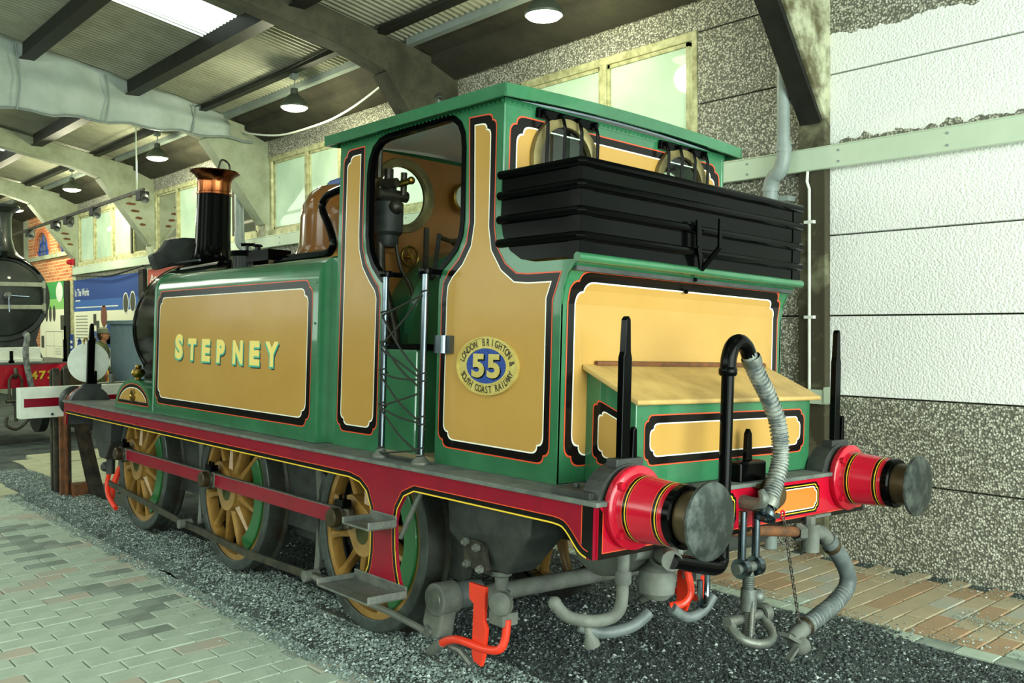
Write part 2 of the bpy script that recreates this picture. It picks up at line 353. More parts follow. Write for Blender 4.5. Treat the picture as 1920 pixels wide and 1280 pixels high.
def ystrip(x): return random.uniform(-1.2, -.5)
def ytrack(x): return random.uniform(-.7, 1.62)
def yedge(x):
    y = -1.12-abs(random.gauss(0, .16)); return y if mnoise.noise(Vector((x*.9, y*2, 5))) > -.1 else None
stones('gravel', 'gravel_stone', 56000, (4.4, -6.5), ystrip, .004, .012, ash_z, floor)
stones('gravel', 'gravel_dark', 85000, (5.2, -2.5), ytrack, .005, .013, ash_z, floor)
stones('gravel', 'gravel_stone', 3500, (4.5, -5), yedge, .002, .007, lambda x, y: -.012, floor)
stones('gravel', 'gravel_stone', 3500, (5.5, .5), lambda x: 1.62+abs(random.gauss(0, .1)) if random.random() < .4 else random.gauss(2.8, .1), .002, .009, lambda x, y: .002, floor)
stones('gravel', 'gravel_stone', 700, (4.6, 3.9), lambda x: random.gauss(2.15, .09), .003, .009, lambda x, y: .003, floor)
# ---- brick paving by the camera: each brick 0.29 x 0.15 laid across the track
def brick_mesh(name, lx, ly, mtl):
    m = MB(); h = .05; c = .005
    m.add([(-lx/2, -ly/2, -h), (lx/2, -ly/2, -h), (lx/2, ly/2, -h), (-lx/2, ly/2, -h), (-lx/2, -ly/2, -c), (lx/2, -ly/2, -c), (lx/2, ly/2, -c), (-lx/2, ly/2, -c),
           (-lx/2+c, -ly/2+c, 0), (lx/2-c, -ly/2+c, 0), (lx/2-c, ly/2-c, 0), (-lx/2+c, ly/2-c, 0)],
          [(0, 1, 5, 4), (1, 2, 6, 5), (2, 3, 7, 6), (3, 0, 4, 7), (4, 5, 9, 8), (5, 6, 10, 9), (6, 7, 11, 10), (7, 4, 8, 11), (8, 9, 10, 11)])
    me = bpy.data.meshes.new(name); me.from_pydata(m.v, [], m.f); me.materials.append(MATS[mtl]); return me
def px_of(x, y, z):
    d = Vector((x, y, z))-CAMPOS; f = d.dot(_fp)
    return (960+FPX*d.dot(_cx)/f, 638-FPX*d.dot(_cy)/f, f) if f > .1 else (-1e4, -1e4, f)
def lay(parent, spots, meshes, limit=296):
    """spots: (x, y, z, kind); the bricks that show largest become objects, the rest one joined piece"""
    vis = []; rest = []
    for s in spots:
        u, v, f = px_of(*s[:3]); (vis if (-60 < u < 1980 and 0 < v < 1340 and f > 0) else rest).append((f, s))
    vis.sort(key=lambda t: t[0]); rest += vis[limit:]
    for f, s in vis[:limit]:
        M_ = meshes[s[3]]; o = bpy.data.objects.new('brick', meshes['stained'] if s[3] == 'a' and 'stained' in meshes and abs(s[1]+1.47) < .24 and -3.2 < s[0] < 1.0 and mnoise.noise(Vector((s[0]*2.1, s[1]*2.1, 2))) > .05 else random.choice(M_)); COL.objects.link(o); o.parent = parent
        o.location = (s[0], s[1], s[2]+random.uniform(-.003, .003)); o.rotation_euler = (random.uniform(-.006, .006), random.uniform(-.005, .005), random.uniform(-.008, .008))
    if rest:
        m = MB()
        for f, s in rest:
            me = meshes[s[3]][0]; m.add([(v.co.x+s[0], v.co.y+s[1], v.co.z+s[2]) for v in me.vertices], [tuple(p.vertices) for p in me.polygons])
        o = m.build('brick_field', meshes['rest_mat'], parent, smooth=False); o['kind'] = 'stuff'
mb = MB(); mb.bb(-9, 12, -8, -1.085, -.12, -.034); pav = mb.build('floor_paving_near', 'ash_ground', smooth=False); structure(pav)
PM = {'a': [brick_mesh('brick', .146, .286, k) for k in ('paver', 'paver', 'paver', 'paver_warm', 'paver', 'paver')], 'stained': brick_mesh('brick', .146, .286, 'paver_dark'), 'h': [brick_mesh('brick', .146, .14, k) for k in ('paver', 'paver_dark', 'paver_warm')], 'rest_mat': 'paver'}
spots = []
for i in range(-20, 75):
    x = -4.6+.1525*i
    for j in range(0, 14):
        y = -1.085-.145-(.148 if i % 2 else 0)-.294*j
        if -4.9 < x < 6: spots.append((x, y, -.015+.006*mnoise.noise(Vector((x, y, 0))), 'a'))
    if i % 2 and -4.9 < x < 6: spots.append((x, -1.085-.072, -.015, 'h'))
lay(pav, spots, PM)
# ---- brick paving along the far wall
mb = MB(); mb.bb(-9, 10, 1.53, 3.0, -.12, -.02); pav2 = mb.build('floor_paving_wall', 'ash_ground', smooth=False); structure(pav2)
PM2 = {'h': [brick_mesh('brick', .128, .138, k) for k in ('paver_tan', 'paver_red', 'paver')], 'a': [brick_mesh('brick', .128, .285, k) for k in ('paver_tan', 'paver_tan', 'paver_red', 'paver_warm', 'paver_tan')], 'b': [brick_mesh('brick', .21, .122, k) for k in ('paver', 'paver_dark', 'paver')], 'rest_mat': 'paver_tan'}
spots = []
for i in range(0, 82):
    x = -4.6+.139*i
    for j in range(0, 5): spots.append((x, 1.665+.145+(.145 if i % 2 else 0)+.292*j if True else 0, -.004+.004*mnoise.noise(Vector((x*2, j, 9))), 'a'))
    if i % 2: spots.append((x, 1.665+.072, -.004, 'h'))
for i in range(0, 54): spots.append((-4.6+.216*i, 1.595, -.006, 'b'))
lay(pav2, [s for s in spots if s[1] < 2.86], PM2)
mb = MB(); mb.bb(-7.6, -4.85, -1.6, 1.05, -.05, .0); o = mb.build('floor_slab', 'slab', smooth=False, bevel=.01); structure(o)
mb = MB(); mb.bb(-8.0, -6.95, -.2, 1.3, -.05, .012); o = mb.build('floor_slab.001', 'slab', smooth=False, bevel=.01); structure(o)
# ---- rails of the display track, almost buried
for s in (-1, 1):
    mb = MB(); y = s*.72; zt = -.043*y+.002
    mb.bb(-4.0, 2.9, y-.034, y+.034, zt-.045, zt); mb.bb(-4.0, 2.9, y-.009, y+.009, zt-.15, zt-.04)
    mb.build('rail', 'worn_steel', floor, smooth=False, bevel=.008)

# ---- wall along the far side: concrete panels between the portal columns
wall = empty('wall_right', (0, 3.04, 0)); structure(wall)
OFF = Vector((0, -3.04, 0))
Z = [-.05, .627, 1.254, 1.88, 2.51, 3.14, 3.765, 4.40, 4.78]
def panel(x0, x1, z0, z1, m):
    g = .006; mb = MB(); mb.bb(x0, x1, 3.0, 3.09, z0+g, z1-g); o = mb.build('concrete_panel', m, wall, smooth=False, bevel=.006); o.location = OFF; return o
bays = []
for a, b in ((10, 7.27), (7.03, 2.57), (2.33, -2.13), (-2.37, -6.88), (-7.12, -11.63), (-11.87, -16.38)):
    for k in range(8):
        z0, z1 = Z[k], Z[k+1]; m = 'aggregate'
        if b > 2.5: panel(b, a, z0, z1, 'aggregate_painted' if k >= 2 else 'aggregate')
        elif k < 5 or k == 7: panel(b, a, z0, z1, m)
        elif abs(a-2.33) < .01: panel(1.30, a, z0, z1, m); panel(b, -1.02, z0, z1, m)
mb = MB(); mb.bb(-21.5, 10, 3.085, 3.1, -.1, 3.14); mb.bb(-21.5, 10, 3.085, 3.1, 4.4, 4.9); mb.bb(1.3, 10, 3.085, 3.1, 3.1, 4.5); mb.bb(-2.4, -1.02, 3.085, 3.1, 3.1, 4.5)
o = mb.build('wall_backing', 'concrete_dark', wall, smooth=False); o.location = OFF
# windows
def window(name, x0, x1, muls, dark=()):
    e = empty(name, (x0, 3.05, 3.22)); structure(e); off = Vector((-x0, -3.05, -3.22))
    def P(nm, mb, m, **k): o = mb.build(nm, m, e, **k); o.location = off; return o
    mb = MB(); mb.bb(x0, x1, 2.985, 3.07, 4.34, 4.42); mb.bb(x0, x1, 2.97, 3.07, 3.2, 3.30); mb.bb(x0, x0+.06, 2.99, 3.07, 3.28, 4.36); mb.bb(x1-.06, x1, 2.99, 3.07, 3.28, 4.36)
    P('window_frame', mb, 'window_frame', smooth=False, bevel=.008)
    xs = [x0+.06]+list(muls)+[x1-.06]
    for i, q in enumerate(muls):
        mb = MB(); mb.bb(q-.045, q+.045, 2.985, 3.065, 3.28, 4.36); P('mullion', mb, 'concrete_dark' if i in dark else 'window_frame', smooth=False, bevel=.008)
    for a, b in zip(xs, xs[1:]):
        mb = MB(); t = .04; mb.bb(a+t, b-t, 3.03, 3.045, 3.29, 4.35); mb.bb(a+t, b-t, 3.01, 3.05, 3.29, 3.33); mb.bb(a+t, b-t, 3.01, 3.05, 4.31, 4.35); 
        P('sash', MB().bb(a+t, a+t+.035, 3.01, 3.05, 3.3, 4.34).bb(b-t-.035, b-t, 3.01, 3.05, 3.3, 4.34).bb(a+t, b-t, 3.01, 3.05, 3.3, 3.335).bb(a+t, b-t, 3.01, 3.05, 4.305, 4.34), 'window_frame', smooth=False)
        P('pane', MB().face([(a+t+.03, 3.03, 3.33), (b-t-.03, 3.03, 3.33), (b-t-.03, 3.03, 4.31), (a+t+.03, 3.03, 4.31)]), 'window_glass', smooth=False)
window('window_1', -1.02, 1.30, [.17])
window('window_2', -6.82, -2.42, [-5.67, -4.75, -3.6], ())
window('window_3', -11.58, -7.2, [-10.47, -9.3, -8.1], (2,))
window('window_4', -16.33, -11.95, [-15.2, -14.0, -12.85], (2,))
# ---- brick bay with arched windows at the far end
def brick_mat():
    m = bpy.data.materials.new('brickwork'); m.use_nodes = True; nt = m.node_tree; b = nt.nodes['Principled BSDF']; L = nt.links.new
    tc = nt.nodes.new('ShaderNodeTexCoord'); s = nt.nodes.new('ShaderNodeSeparateXYZ'); c = nt.nodes.new('ShaderNodeCombineXYZ'); L(tc.outputs['Object'], s.inputs[0]); L(s.outputs['X'], c.inputs['X']); L(s.outputs['Z'], c.inputs['Y'])
    t = nt.nodes.new('ShaderNodeTexBrick'); t.inputs['Color1'].default_value = lin('#b05c38'); t.inputs['Color2'].default_value = lin('#c88a58'); t.inputs['Mortar'].default_value = lin('#d2bc8c')
    t.inputs['Scale'].default_value = 1; t.inputs['Brick Width'].default_value = .23; t.inputs['Row Height'].default_value = .078; t.inputs['Mortar Size'].default_value = .008
    L(c.outputs[0], t.inputs['Vector']); L(t.outputs['Color'], b.inputs['Base Color']); b.inputs['Roughness'].default_value = .85; MATS['brickwork'] = m
brick_mat()
fw_ = empty('wall_far', (-18.6, 3.0, 0)); structure(fw_)
def arch_pts(cx, w_, z0, zs, n=10): return [(cx-w_/2, z0), (cx+w_/2, z0)]+[(cx+math.cos(PI*k/n)*w_/2, zs+math.sin(PI*k/n)*w_*.42) for k in range(n+1)]
mb = MB(); y0, y1 = 3.0, 3.2
# brick face built in strips round the two arched openings
ops = [(-19.3, 1.15), (-17.3, 1.15)]; zt = 4.9; xs = [-20.6, -19.875, -18.725, -17.875, -16.725, -16.62]
for a, b in ((xs[0], xs[1]), (xs[2], xs[3]), (xs[4], xs[5])): mb.bb(a, b, y0, y1, 0, zt)
for cx, w_ in ops:
    mb.bb(cx-w_/2, cx+w_/2, y0, y1, 0, 3.6)
    A = arch_pts(cx, w_, 3.62, 3.75)[2:]
    mb.prism([(cx+w_/2, zt)]+[(cx-w_/2, zt)]+A[::-1], lambda a, b, h: (a, y0+h, b), .2)
o = mb.build('brick_face', 'brickwork', fw_, smooth=False); o.location = (18.6, -3.0, 0)
for cx, w_ in ops:
    mb = MB(); n = 10
    ring = arch_pts(cx, w_, 3.6, 3.75)[2:]
    for k in range(n):
        a, b = ring[k], ring[k+1]; sc = 1.22
        q = lambda p: (cx+(p[0]-cx)*sc, 3.75+(p[1]-3.75)*sc)
        mb.prism([a, b, q(b), q(a)], lambda u, v, h: (u, 2.98+h, v), .05)
    o = mb.build('arch_ring', 'brick_red', fw_, smooth=False); o.location = (18.6, -3.0, 0)
    mb = MB(); mb.face([(u, 3.035, v) for u, v in arch_pts(cx, w_, 3.6, 3.75)]); o = mb.build('pane', 'rooflight_sheet', fw_, smooth=False); o.location = (18.6, -3.0, 0)
    mb = MB()
    for q in (-.28, 0, .28): mb.bb(cx+q-.016, cx+q+.016, 3.018, 3.032, 3.6, 4.17-abs(q)*.35)
    mb.tube([(cx+math.cos(PI*k/8)*.4, 3.024, 3.62+math.sin(PI*k/8)*.36) for k in range(9)], .014, 6); mb.bb(cx-w_/2, cx+w_/2, 3.018, 3.032, 3.74, 3.765)
    o = mb.build('glazing_bar', 'plaque_blue', fw_, smooth=False); o.location = (18.6, -3.0, 0)
mb = MB(); mb.bb(-20.6, -16.62, 2.93, 3.02, 3.52, 3.62); o = mb.build('sill', 'concrete_pale', fw_, smooth=False); o.location = (18.6, -3.0, 0)
mb = MB(); mb.bb(-25, -24.8, -11, 3.2, -.2, 6.5); o = mb.build('wall_end', 'concrete_pale', smooth=False); structure(o)
mb = MB(); mb.bb(-25, -20.6, 3.0, 3.1, -.2, 5.0); o = mb.build('wall_end_return', 'concrete_pale', smooth=False); structure(o)
# wall on the camera's side of the shed, with a band of openings
mb = MB(); mb.bb(-25, 11, -11.1, -11, -.2, 2.9); mb.bb(-25, 11, -11.1, -11, 4.6, 5.2)
for k in range(9): mb.bb(-25+k*4.5, -24+k*4.5, -11.1, -11, 2.9, 4.6)
o = mb.build('wall_left', 'concrete', smooth=False); structure(o)

# ---- portal frames
def portal(X, mcol, mraf, mfl=None):
    e = empty('portal_frame', (X, 3.0, 0)); structure(e); off = Vector((-X, -3.0, 0)); hw = .12; hf = .09 if mfl else .14
    o = MB().bb(X-hw, X+hw, 2.94, 3.12, -.05, 4.75).build('column', mcol, e, smooth=False, bevel=.012); o.location = off
    pts = [(2.94, 3.42), (3.1, 3.3), (3.1, 4.78), (2.35, 4.93), (-4, 6.13), (-4, 5.82), (1.52, 4.76), (2.02, 4.6), (2.40, 4.17)]; hr = hw+.004
    o = MB().prism(pts, lambda a, b, h: (X-hr+h, a, b), 2*hr).build('rafter', mraf, e, smooth=False, bevel=.012); o.location = off
    o = MB().prism([(2.0, 4.59), (2.05, 4.62), (2.96, 3.43), (2.92, 3.39), (2.36, 4.14)], lambda a, b, h: (X-hf+h, a, b), 2*hf).build('haunch_flange', mfl or mraf, e, smooth=False); o.location = off
    return e
portal(2.45, 'column_dark', 'column_paint', 'black_steel'); portal(-2.25, 'concrete_dark', 'concrete'); portal(-7.0, 'column_paint', 'concrete_pale'); q4 = portal(-11.75, 'concrete_pale', 'concrete_pale'); q5 = portal(-16.5, 'concrete_pale', 'concrete_pale'); portal(-21.2, 'concrete', 'concrete')
# spalled patches with rusted bars on two haunches
for q_, xx, pts in ((q4, -11.626, ((2.50, 4.30, .16), (2.56, 4.16, .17), (2.64, 4.03, .15), (2.71, 3.90, .12), (2.78, 3.78, .1))), (q5, -16.376, ((2.72, 3.97, .16), (2.76, 3.85, .14), (2.83, 3.73, .12)))):
    for y_, z_, w_ in pts:
        o = MB().prism([(y_-w_*.6, z_), (y_-w_*.2, z_+.025), (y_+w_*.5, z_+.01), (y_+w_*.6, z_-.02), (y_+w_*.1, z_-.03), (y_-w_*.4, z_-.02)], lambda a, b, h: (xx+h, a, b), .006).build('spalled_patch', 'rust', q_, smooth=False); o.location = -Vector(q_.location)
# ---- concrete gutter beam with a steel edge
for a, b in zip(XP, XP[1:]):
    mb = MB(); mb.prism([(2.36, 4.97), (3.12, 4.70), (3.12, 4.98), (2.36, 5.06)], lambda u, v, h: (b+.12+h, u, v), a-b-.24); mb.prism([(2.62, 4.80), (2.95, 4.66), (2.95, 4.9), (2.62, 4.9)], lambda u, v, h: (b+.12+h, u, v), a-b-.24)
    o = mb.build('gutter_beam', 'concrete_dark', smooth=False); structure(o)
    o = MB().bb(b+.12, a-.12, 2.28, 2.37, 4.93, 5.03).bb(b+.12, a-.12, 2.30, 2.33, 4.99, 5.08).build('gutter_edge', 'pipe_grey', smooth=False); structure(o)
# ---- corrugated roof with rooflights
ceil = empty('ceiling', (0, 0, 5.2)); structure(ceil)
def sheet(x0, x1, y0, y1, m, per=.09, amp=.019):
    n = max(2, int((x1-x0)/per*5)); vs = []
    for i in range(n+1):
        x = x0+(x1-x0)*i/n; d = amp*math.cos(2*PI*x/per)
        for y in (y0, y1): vs.append((x, y, roof_z(y)+d))
    mb = MB().add(vs, [(2*i, 2*i+2, 2*i+3, 2*i+1) for i in range(n)]); o = mb.build('roof_sheet', m, ceil); o.location = (0, 0, -5.2); return o
lights_x = [(.35-4.72*k, 1.35-4.72*k) for k in range(-1, 5)]   # one rooflight strip in each bay
ylev = [3.1, .90, -.38, -1.7, -4.0]
for y1, y0 in zip(ylev, ylev[1:]):
    if (y1, y0) in ((.90, -.38), (-1.7, -4.0)):
        cur = 11.0
        for a, b in lights_x:
            if y0 == -4.0: pass
            sheet(b, cur, y0, y1, 'roof_sheet'); sheet(a, b, y0, y1, 'rooflight_sheet'); cur = a
        sheet(-25, cur, y0, y1, 'roof_sheet')
    else: sheet(-25, 11, y0, y1, 'roof_sheet')
cur = 11.0
for a, b in lights_x: sheet(b, cur, -11, -4, 'roof_sheet', .15); sheet(a-1.6, b, -11, -4, 'rooflight_sheet', .15); cur = a-1.6  # out-of-view slope: rooflights widened to put more light on the floor
sheet(-25, cur, -11, -4, 'roof_sheet', .15)
# ---- purlins and tie rods
for y, hh, ww in ((-3.0, .2, .1), (-1.7, .2, .1), (-.40, .2, .1), (.93, .2, .1), (1.95, .07, .06)):
    for a, b in zip(XP, XP[1:]):
        z = roof_z(y)-.02-hh/2
        o = MB().bb(b+.1, a-.1, y-ww/2, y+ww/2, z-hh/2, z+hh/2).bb(b+.1, a-.1, y-ww*.9, y+ww*.9, z-hh/2-.012, z-hh/2).build('purlin', 'black_steel', smooth=False); structure(o)
for b in (-2.25, -7.0, -11.75):
    o = MB().tube([(b+.2, 1.82, 5.02), (b+2.3, 1.80, 4.95), (b+4.5, 1.82, 5.03)], .008, 6, 6).build('cable', 'cord'); tag(o, {-2.25: 'thin black cable under the roof beside the near lamp', -7.0: 'thin black cable under the roof above the cab', -11.75: 'thin black cable under the roof beyond the grey sheet'}[b], 'cable', 'cables under the purlins')
# ---- cable trunking along the wall
o = MB().bb(-16.4, 10, 2.885, 2.94, 3.02, 3.185).bb(-16.4, 10, 2.88, 2.95, 3.183, 3.195).build('trim_1', 'trunking', smooth=False, bevel=.006); structure(o)
mb = MB()
for k in range(14):
    for z in (3.06, 3.145): mb.cyl((4.35-k*.82, 2.886, z), (4.35-k*.82, 2.879, z), .010, n=8)
r = mb.build('screw_head', 'pipe_grey', o); r['kind'] = 'stuff'
# window sill trim board below the far windows is the same trunking; black cables sag under it
for k, (a, b, s) in enumerate(((-16.3, -11.8, .1), (-11.7, -7.6, .07))):
    o = MB().tube([(a, 2.84, 3.0), (a+(b-a)*.3, 2.83, 3.0-s*.6), (a+(b-a)*.6, 2.83, 2.99-s), (b-.15*(k == 1), 2.84, 3.0)], .02, 6, 6).build('drooping_cable', 'cord'); tag(o, ['black cable drooping over the green and blue display boards', 'black cable drooping above the red display board'][k], 'cable')
# ---- pendant lamps
def lamp(X, y, z, power):
    e = empty('pendant_lamp', (X, y, z))
    MB().lathe([(.17, 0), (.175, .02), (.16, .06), (.10, .13), (.05, .17), (.045, .24), (0, .25)], n=28).build('lamp_shade', 'lamp_housing', e)
    MB().lathe([(0, -.045), (.08, -.04), (.14, -.02), (.165, .003), (0, .004)], n=28).build('diffuser', 'lamp_glow', e)
    MB().tube([(0, 0, .25), (0, 0, .30), (.02, 0, .33), (0, 0, .36)], .008, 6).build('hook', 'pipe_grey', e)
    l = bpy.data.lights.new('lamp_light', 'POINT'); l.energy = power; l.color = (1.0, .98, .66); l.shadow_soft_size = .14
    lo = bpy.data.objects.new('lamp_light', l); COL.objects.link(lo); lo.parent = e; lo.location = (0, 0, -.20)
    MB().box((0, 0, .42), (.09, .09, .12)).build('junction_box', 'pipe_grey', e, smooth=False, bevel=.01)
    return e
LL = ['glowing round ceiling lamp nearest, above the cab roof and tall window', 'glowing round ceiling lamp hanging beside the grey sheet end', 'glowing round ceiling lamp above the copper capped chimney', 'glowing round ceiling lamp second farthest along the windows', 'farthest glowing ceiling lamp beside the other engine chimney']
for k, X in enumerate((.38, -4.17, -8.76, -13.3, -17.6)): tag(lamp(X, 2.0, 4.56, (55, 90, 140, 170, 170)[k]), LL[k], 'lamp', 'round pendant lamps along the eaves')
# ---- tarpaulin hung over the third portal
n1, n2 = 60, 12; vs = []
for i in range(n1+1):
    y = -5+i*(7.33)/n1; zt = roof_z(y)-.03 if y < 2.3 else 5.0-.5*(y-2.3); zb = 4.63+.02*math.sin(y*9)-(.06 if y > 2.5 else 0)
    if y > 2.6: zt = min(zt, 4.95-.75*(y-2.6))
    for j in range(n2+1):
        t = j/n2; crease = .03*math.sin(y*5.2+t*1.7)+.02*math.sin(y*13-t*3)+.025*mnoise.noise(Vector((y*3, t*2, 1)))
        fold = .07*math.exp(-((t-.55)/.2)**2)
        vs.append((-6.83+crease+fold+.04*t, y, zt+(zb-zt)*t))
mb = MB().add(vs, [(i*(n2+1)+j, (i+1)*(n2+1)+j, (i+1)*(n2+1)+j+1, i*(n2+1)+j+1) for i in range(n1) for j in range(n2)])
tarp = empty('tarpaulin', (-6.85, 0, 4.63)); tag(tarp, 'grey creased tarpaulin sheet hung along the roof beam', 'tarpaulin')
o = mb.build('sheet', 'tarpaulin', tarp); o.location = (6.85, 0, -4.63)
md = o.modifiers.new('thickness', 'SOLIDIFY'); md.thickness = .006
o = MB().tube([(-6.76+.02*math.sin(k*2.3), -5+k*.14, 4.62+.02*math.sin((-5+k*.14)*9)) for k in range(56)], .018, 6).build('hem_rope', 'pipe_grey', tarp); o.location = (6.85, 0, -4.63)
for y in (-.55, .55, 1.75):
    o = MB().tube([(-6.74, y, roof_z(y)-.1), (-6.70, y+.03, 4.95), (-6.74, y, 4.62)], .013, 6, 4).build('seam', 'pipe_grey', tarp); o.location = (6.85, 0, -4.63)
# ---- rainwater pipes, conduit
e = empty('drainpipe', (2.14, 2.84, 0)); tag(e, 'grey plastic drainpipe with swan neck beside the near wall column', 'drainpipe')
def loc_build(mb, nm, m, par, **k): o = mb.build(nm, m, par, **k); o.location = -Vector(par.location); return o
loc_build(MB().tube([(2.285, 2.80, 4.75), (2.285, 2.80, 3.22)], .052, 16), 'upper_pipe', 'pipe_grey', e)
loc_build(MB().tube([(2.285, 2.80, 3.26), (2.285, 2.80, 3.12), (2.25, 2.80, 3.03), (2.19, 2.81, 2.99), (2.155, 2.82, 2.91), (2.155, 2.82, 2.74)], .06, 16, 5), 'swan_neck', 'pipe_grey', e)
loc_build(MB().tube([(2.155, 2.82, 2.8), (2.155, 2.82, 0)], .052, 16), 'lower_pipe', 'pipe_grey', e)
for z, x in ((3.2, 2.285), (2.9, 2.155), (2.74, 2.155)): loc_build(MB().lathe([(.066, -.02), (.068, 0), (.066, .02)], (x, 2.80 if x > 2.2 else 2.82, z), (0, 0, 1), 16), 'collar', 'pipe_grey', e)
loc_build(MB().bb(2.18, 2.30, 2.84, 2.95, 2.80, 2.84), 'bracket', 'pipe_grey', e, smooth=False)
e = empty('drainpipe', (-7.35, 2.72, 0)); tag(e, 'grey drainpipe with elbow running down behind the chimney', 'drainpipe')
loc_build(MB().tube([(-7.3, 2.72, 4.75), (-7.3, 2.72, 3.22)], .07, 14), 'upper_pipe', 'pipe_grey', e)
loc_build(MB().tube([(-7.3, 2.72, 3.3), (-7.3, 2.73, 3.12), (-7.2, 2.78, 3.02), (-7.1, 2.8, 2.9)], .078, 14, 4), 'elbow', 'pipe_grey', e)
loc_build(MB().lathe([(.09, -.1), (.095, 0), (.09, .08)], (-7.3, 2.72, 4.6), (0, 0, 1), 14), 'collar', 'rust', e)
e = empty('electrical_conduit', (2.43, 2.9, 1.28)); tag(e, 'thin white conduit on the dark wall column ending in a switch box', 'conduit')
loc_build(MB().tube([(2.43, 2.915, 3.02), (2.425, 2.915, 2.94), (2.445, 2.915, 2.88), (2.445, 2.915, 1.3)], .012, 8), 'conduit_tube', 'white_paint', e)
loc_build(MB().bb(2.38, 2.62, 2.86, 2.94, 1.19, 1.30).bb(2.60, 2.68, 2.85, 2.95, 1.20, 1.325), 'switch_box', 'trunking', e, smooth=False, bevel=.006)
for z in (2.62, 1.87): loc_build(MB().bb(2.405, 2.485, 2.90, 2.94, z-.012, z+.012), 'saddle', 'white_paint', e, smooth=False)
# ---- lighting track with spotlights between the far portals
e = empty('lighting_track', (-12, 1.5, 3.85)); tag(e, 'long dark lighting track with small spotlights near the far windows', 'lighting track')
loc_build(MB().beam((-16.5, 1.5, 3.80), (-8.0, 1.5, 3.92), .04, .05), 'track_rail', 'oily_steel', e, smooth=False)
loc_build(MB().tube([(-8.3, 1.5, 4.95), (-8.3, 1.5, 3.92)], .012, 6), 'drop_rod', 'trunking', e)
for X in (-8.05, -10.3, -11.8, -12.6, -14.4):
    sp = empty('spotlight', (0, 0, 0), e); z = 3.80+(X+16.5)*.014
    MB().bb(X-.11+12, X+.09+12, -.07, .07, z-3.85-.16, z-3.85-.02).build('driver_box', 'black_steel', sp, smooth=False, bevel=.008)
    MB().lathe([(0, 0), (.05, 0), (.06, .16), (.04, .15), (0, .1)], (X+12.1, 0, z-3.85-.1), (.8, -.3, -.5), 12).build('lamp_head', 'worn_steel', sp)
o = MB().lathe([(.06, 0), (.06, .05), (.03, .09), (0, .1)], (-16.45, 2.86, 3.32), (0, -1, 0), 14).bb(-16.52, -16.38, 2.86, 2.92, 3.25, 3.39).build('fire_alarm_sounder', 'beam_red'); tag(o, 'small red fire alarm sounder on the far column', 'alarm')
e = empty('wall_spotlight', (-2.25, 2.75, 4.45)); tag(e, 'small pale clip lamp on the dark portal knee above the cab roof', 'lamp')
MB().lathe([(.02, 0), (.05, .04), (.06, .12), (.045, .12), (0, .05)], (.1, 0, .02), (.5, -.4, -.75), 14).build('reflector', 'worn_steel', e); MB().tube([(-.02, .05, .12), (.06, .02, .14), (.1, 0, .04)], .012, 6).build('stem', 'pipe_grey', e)
o = MB().tube([(-7.2, 2.62, 4.86), (-6.65, 2.55, 4.71), (-6.0, 2.55, 4.575), (-5.4, 2.55, 4.50), (-4.5, 2.55, 4.49), (-4.0, 2.55, 4.52), (-3.45, 2.55, 4.61), (-2.5, 2.5, 4.8)], .014, 8, 6).build('slack_cable', 'white_paint'); tag(o, 'white cable sagging under the eaves behind the second lamp', 'cable')
# ================================================================ THE LOCOMOTIVE (x rearwards, y to the wall, z up from the rail; it leans a little with its track)
CANT = -.043
LOCO = empty('tank_locomotive'); LOCO.rotation_euler = (CANT, 0, 0)
tag(LOCO, 'ochre and green tank locomotive with lined panels and red running plate edge', 'locomotive')
def P(name, mb, m, parent=LOCO, **k): return mb.build(name, m, parent, **k)
def ring_panel(name, corners, fn, parent, band=.042, line=.0065, field='ochre_paint', h=.0015, mats=None, border=None):
    lv = [0, line, line+band, line*2+band]; loops = [path2d(corners, i) for i in lv]; mb = MB()
    for i in range(3):
        mb.cur = i; A, B = loops[i], loops[i+1]; n = len(A); vs = [fn(a, b, h) for a, b in A]+[fn(a, b, h) for a, b in B]
        mb.add(vs, [(j, (j+1) % n, (j+1) % n+n, j+n) for j in range(n)])
    if field: mb.cur = 3; mb.face([fn(a, b, h) for a, b in loops[3]])
    return mb.build(name, (mats or ['line_red', 'lining_black', 'line_white', 'ochre_paint'])[:3]+[field or 'ochre_paint'], parent, smooth=False)
_gl = {}
def text_geo(txt, size, bold=0.0):
    k = (txt, size, bold)
    if k not in _gl:
        c = bpy.data.curves.new('tmp_text', 'FONT'); c.body = txt; c.size = size; c.offset = bold; c.align_x = 'CENTER'; c.resolution_u = 4
        o = bpy.data.objects.new('tmp_text', c); COL.objects.link(o); bpy.context.view_layer.update()
        me = bpy.data.meshes.new_from_object(o.evaluated_get(bpy.context.evaluated_depsgraph_get()))
        V = [tuple(v.co) for v in me.vertices]; F = [tuple(p.vertices) for p in me.polygons]
        bpy.data.objects.remove(o); bpy.data.curves.remove(c); bpy.data.meshes.remove(me)
        ys = [v[1] for v in V]; xs = [v[0] for v in V]; cx, cy = (min(xs)+max(xs))/2, (min(ys)+max(ys))/2
        _gl[k] = ([(v[0]-cx, v[1]-cy) for v in V], F, max(xs)-min(xs), max(ys)-min(ys))
    return _gl[k]
def add_text(mb, txt, fn, cx, cy, wid, hgt, h, rot=0, bold=.0):
    """text fitted to wid x hgt about (cx, cy), placed with fn(a, b, h); wid None keeps the proportions"""
    V, F, W, H = text_geo(txt, 1.0, bold); sy = hgt/H; sx = wid/W if wid else sy; c, s = math.cos(rot), math.sin(rot)
    mb.add([fn(cx+(v[0]*sx*c-v[1]*sy*s), cy+(v[0]*sx*s+v[1]*sy*c), h) for v in V], F)
NEAR = lambda y0: (lambda a, b, h: (a, -(y0+h), b))
FARS = lambda y0: (lambda a, b, h: (a, y0+h, b))
REAR = lambda x0: (lambda a, b, h: (x0+h, a, b))
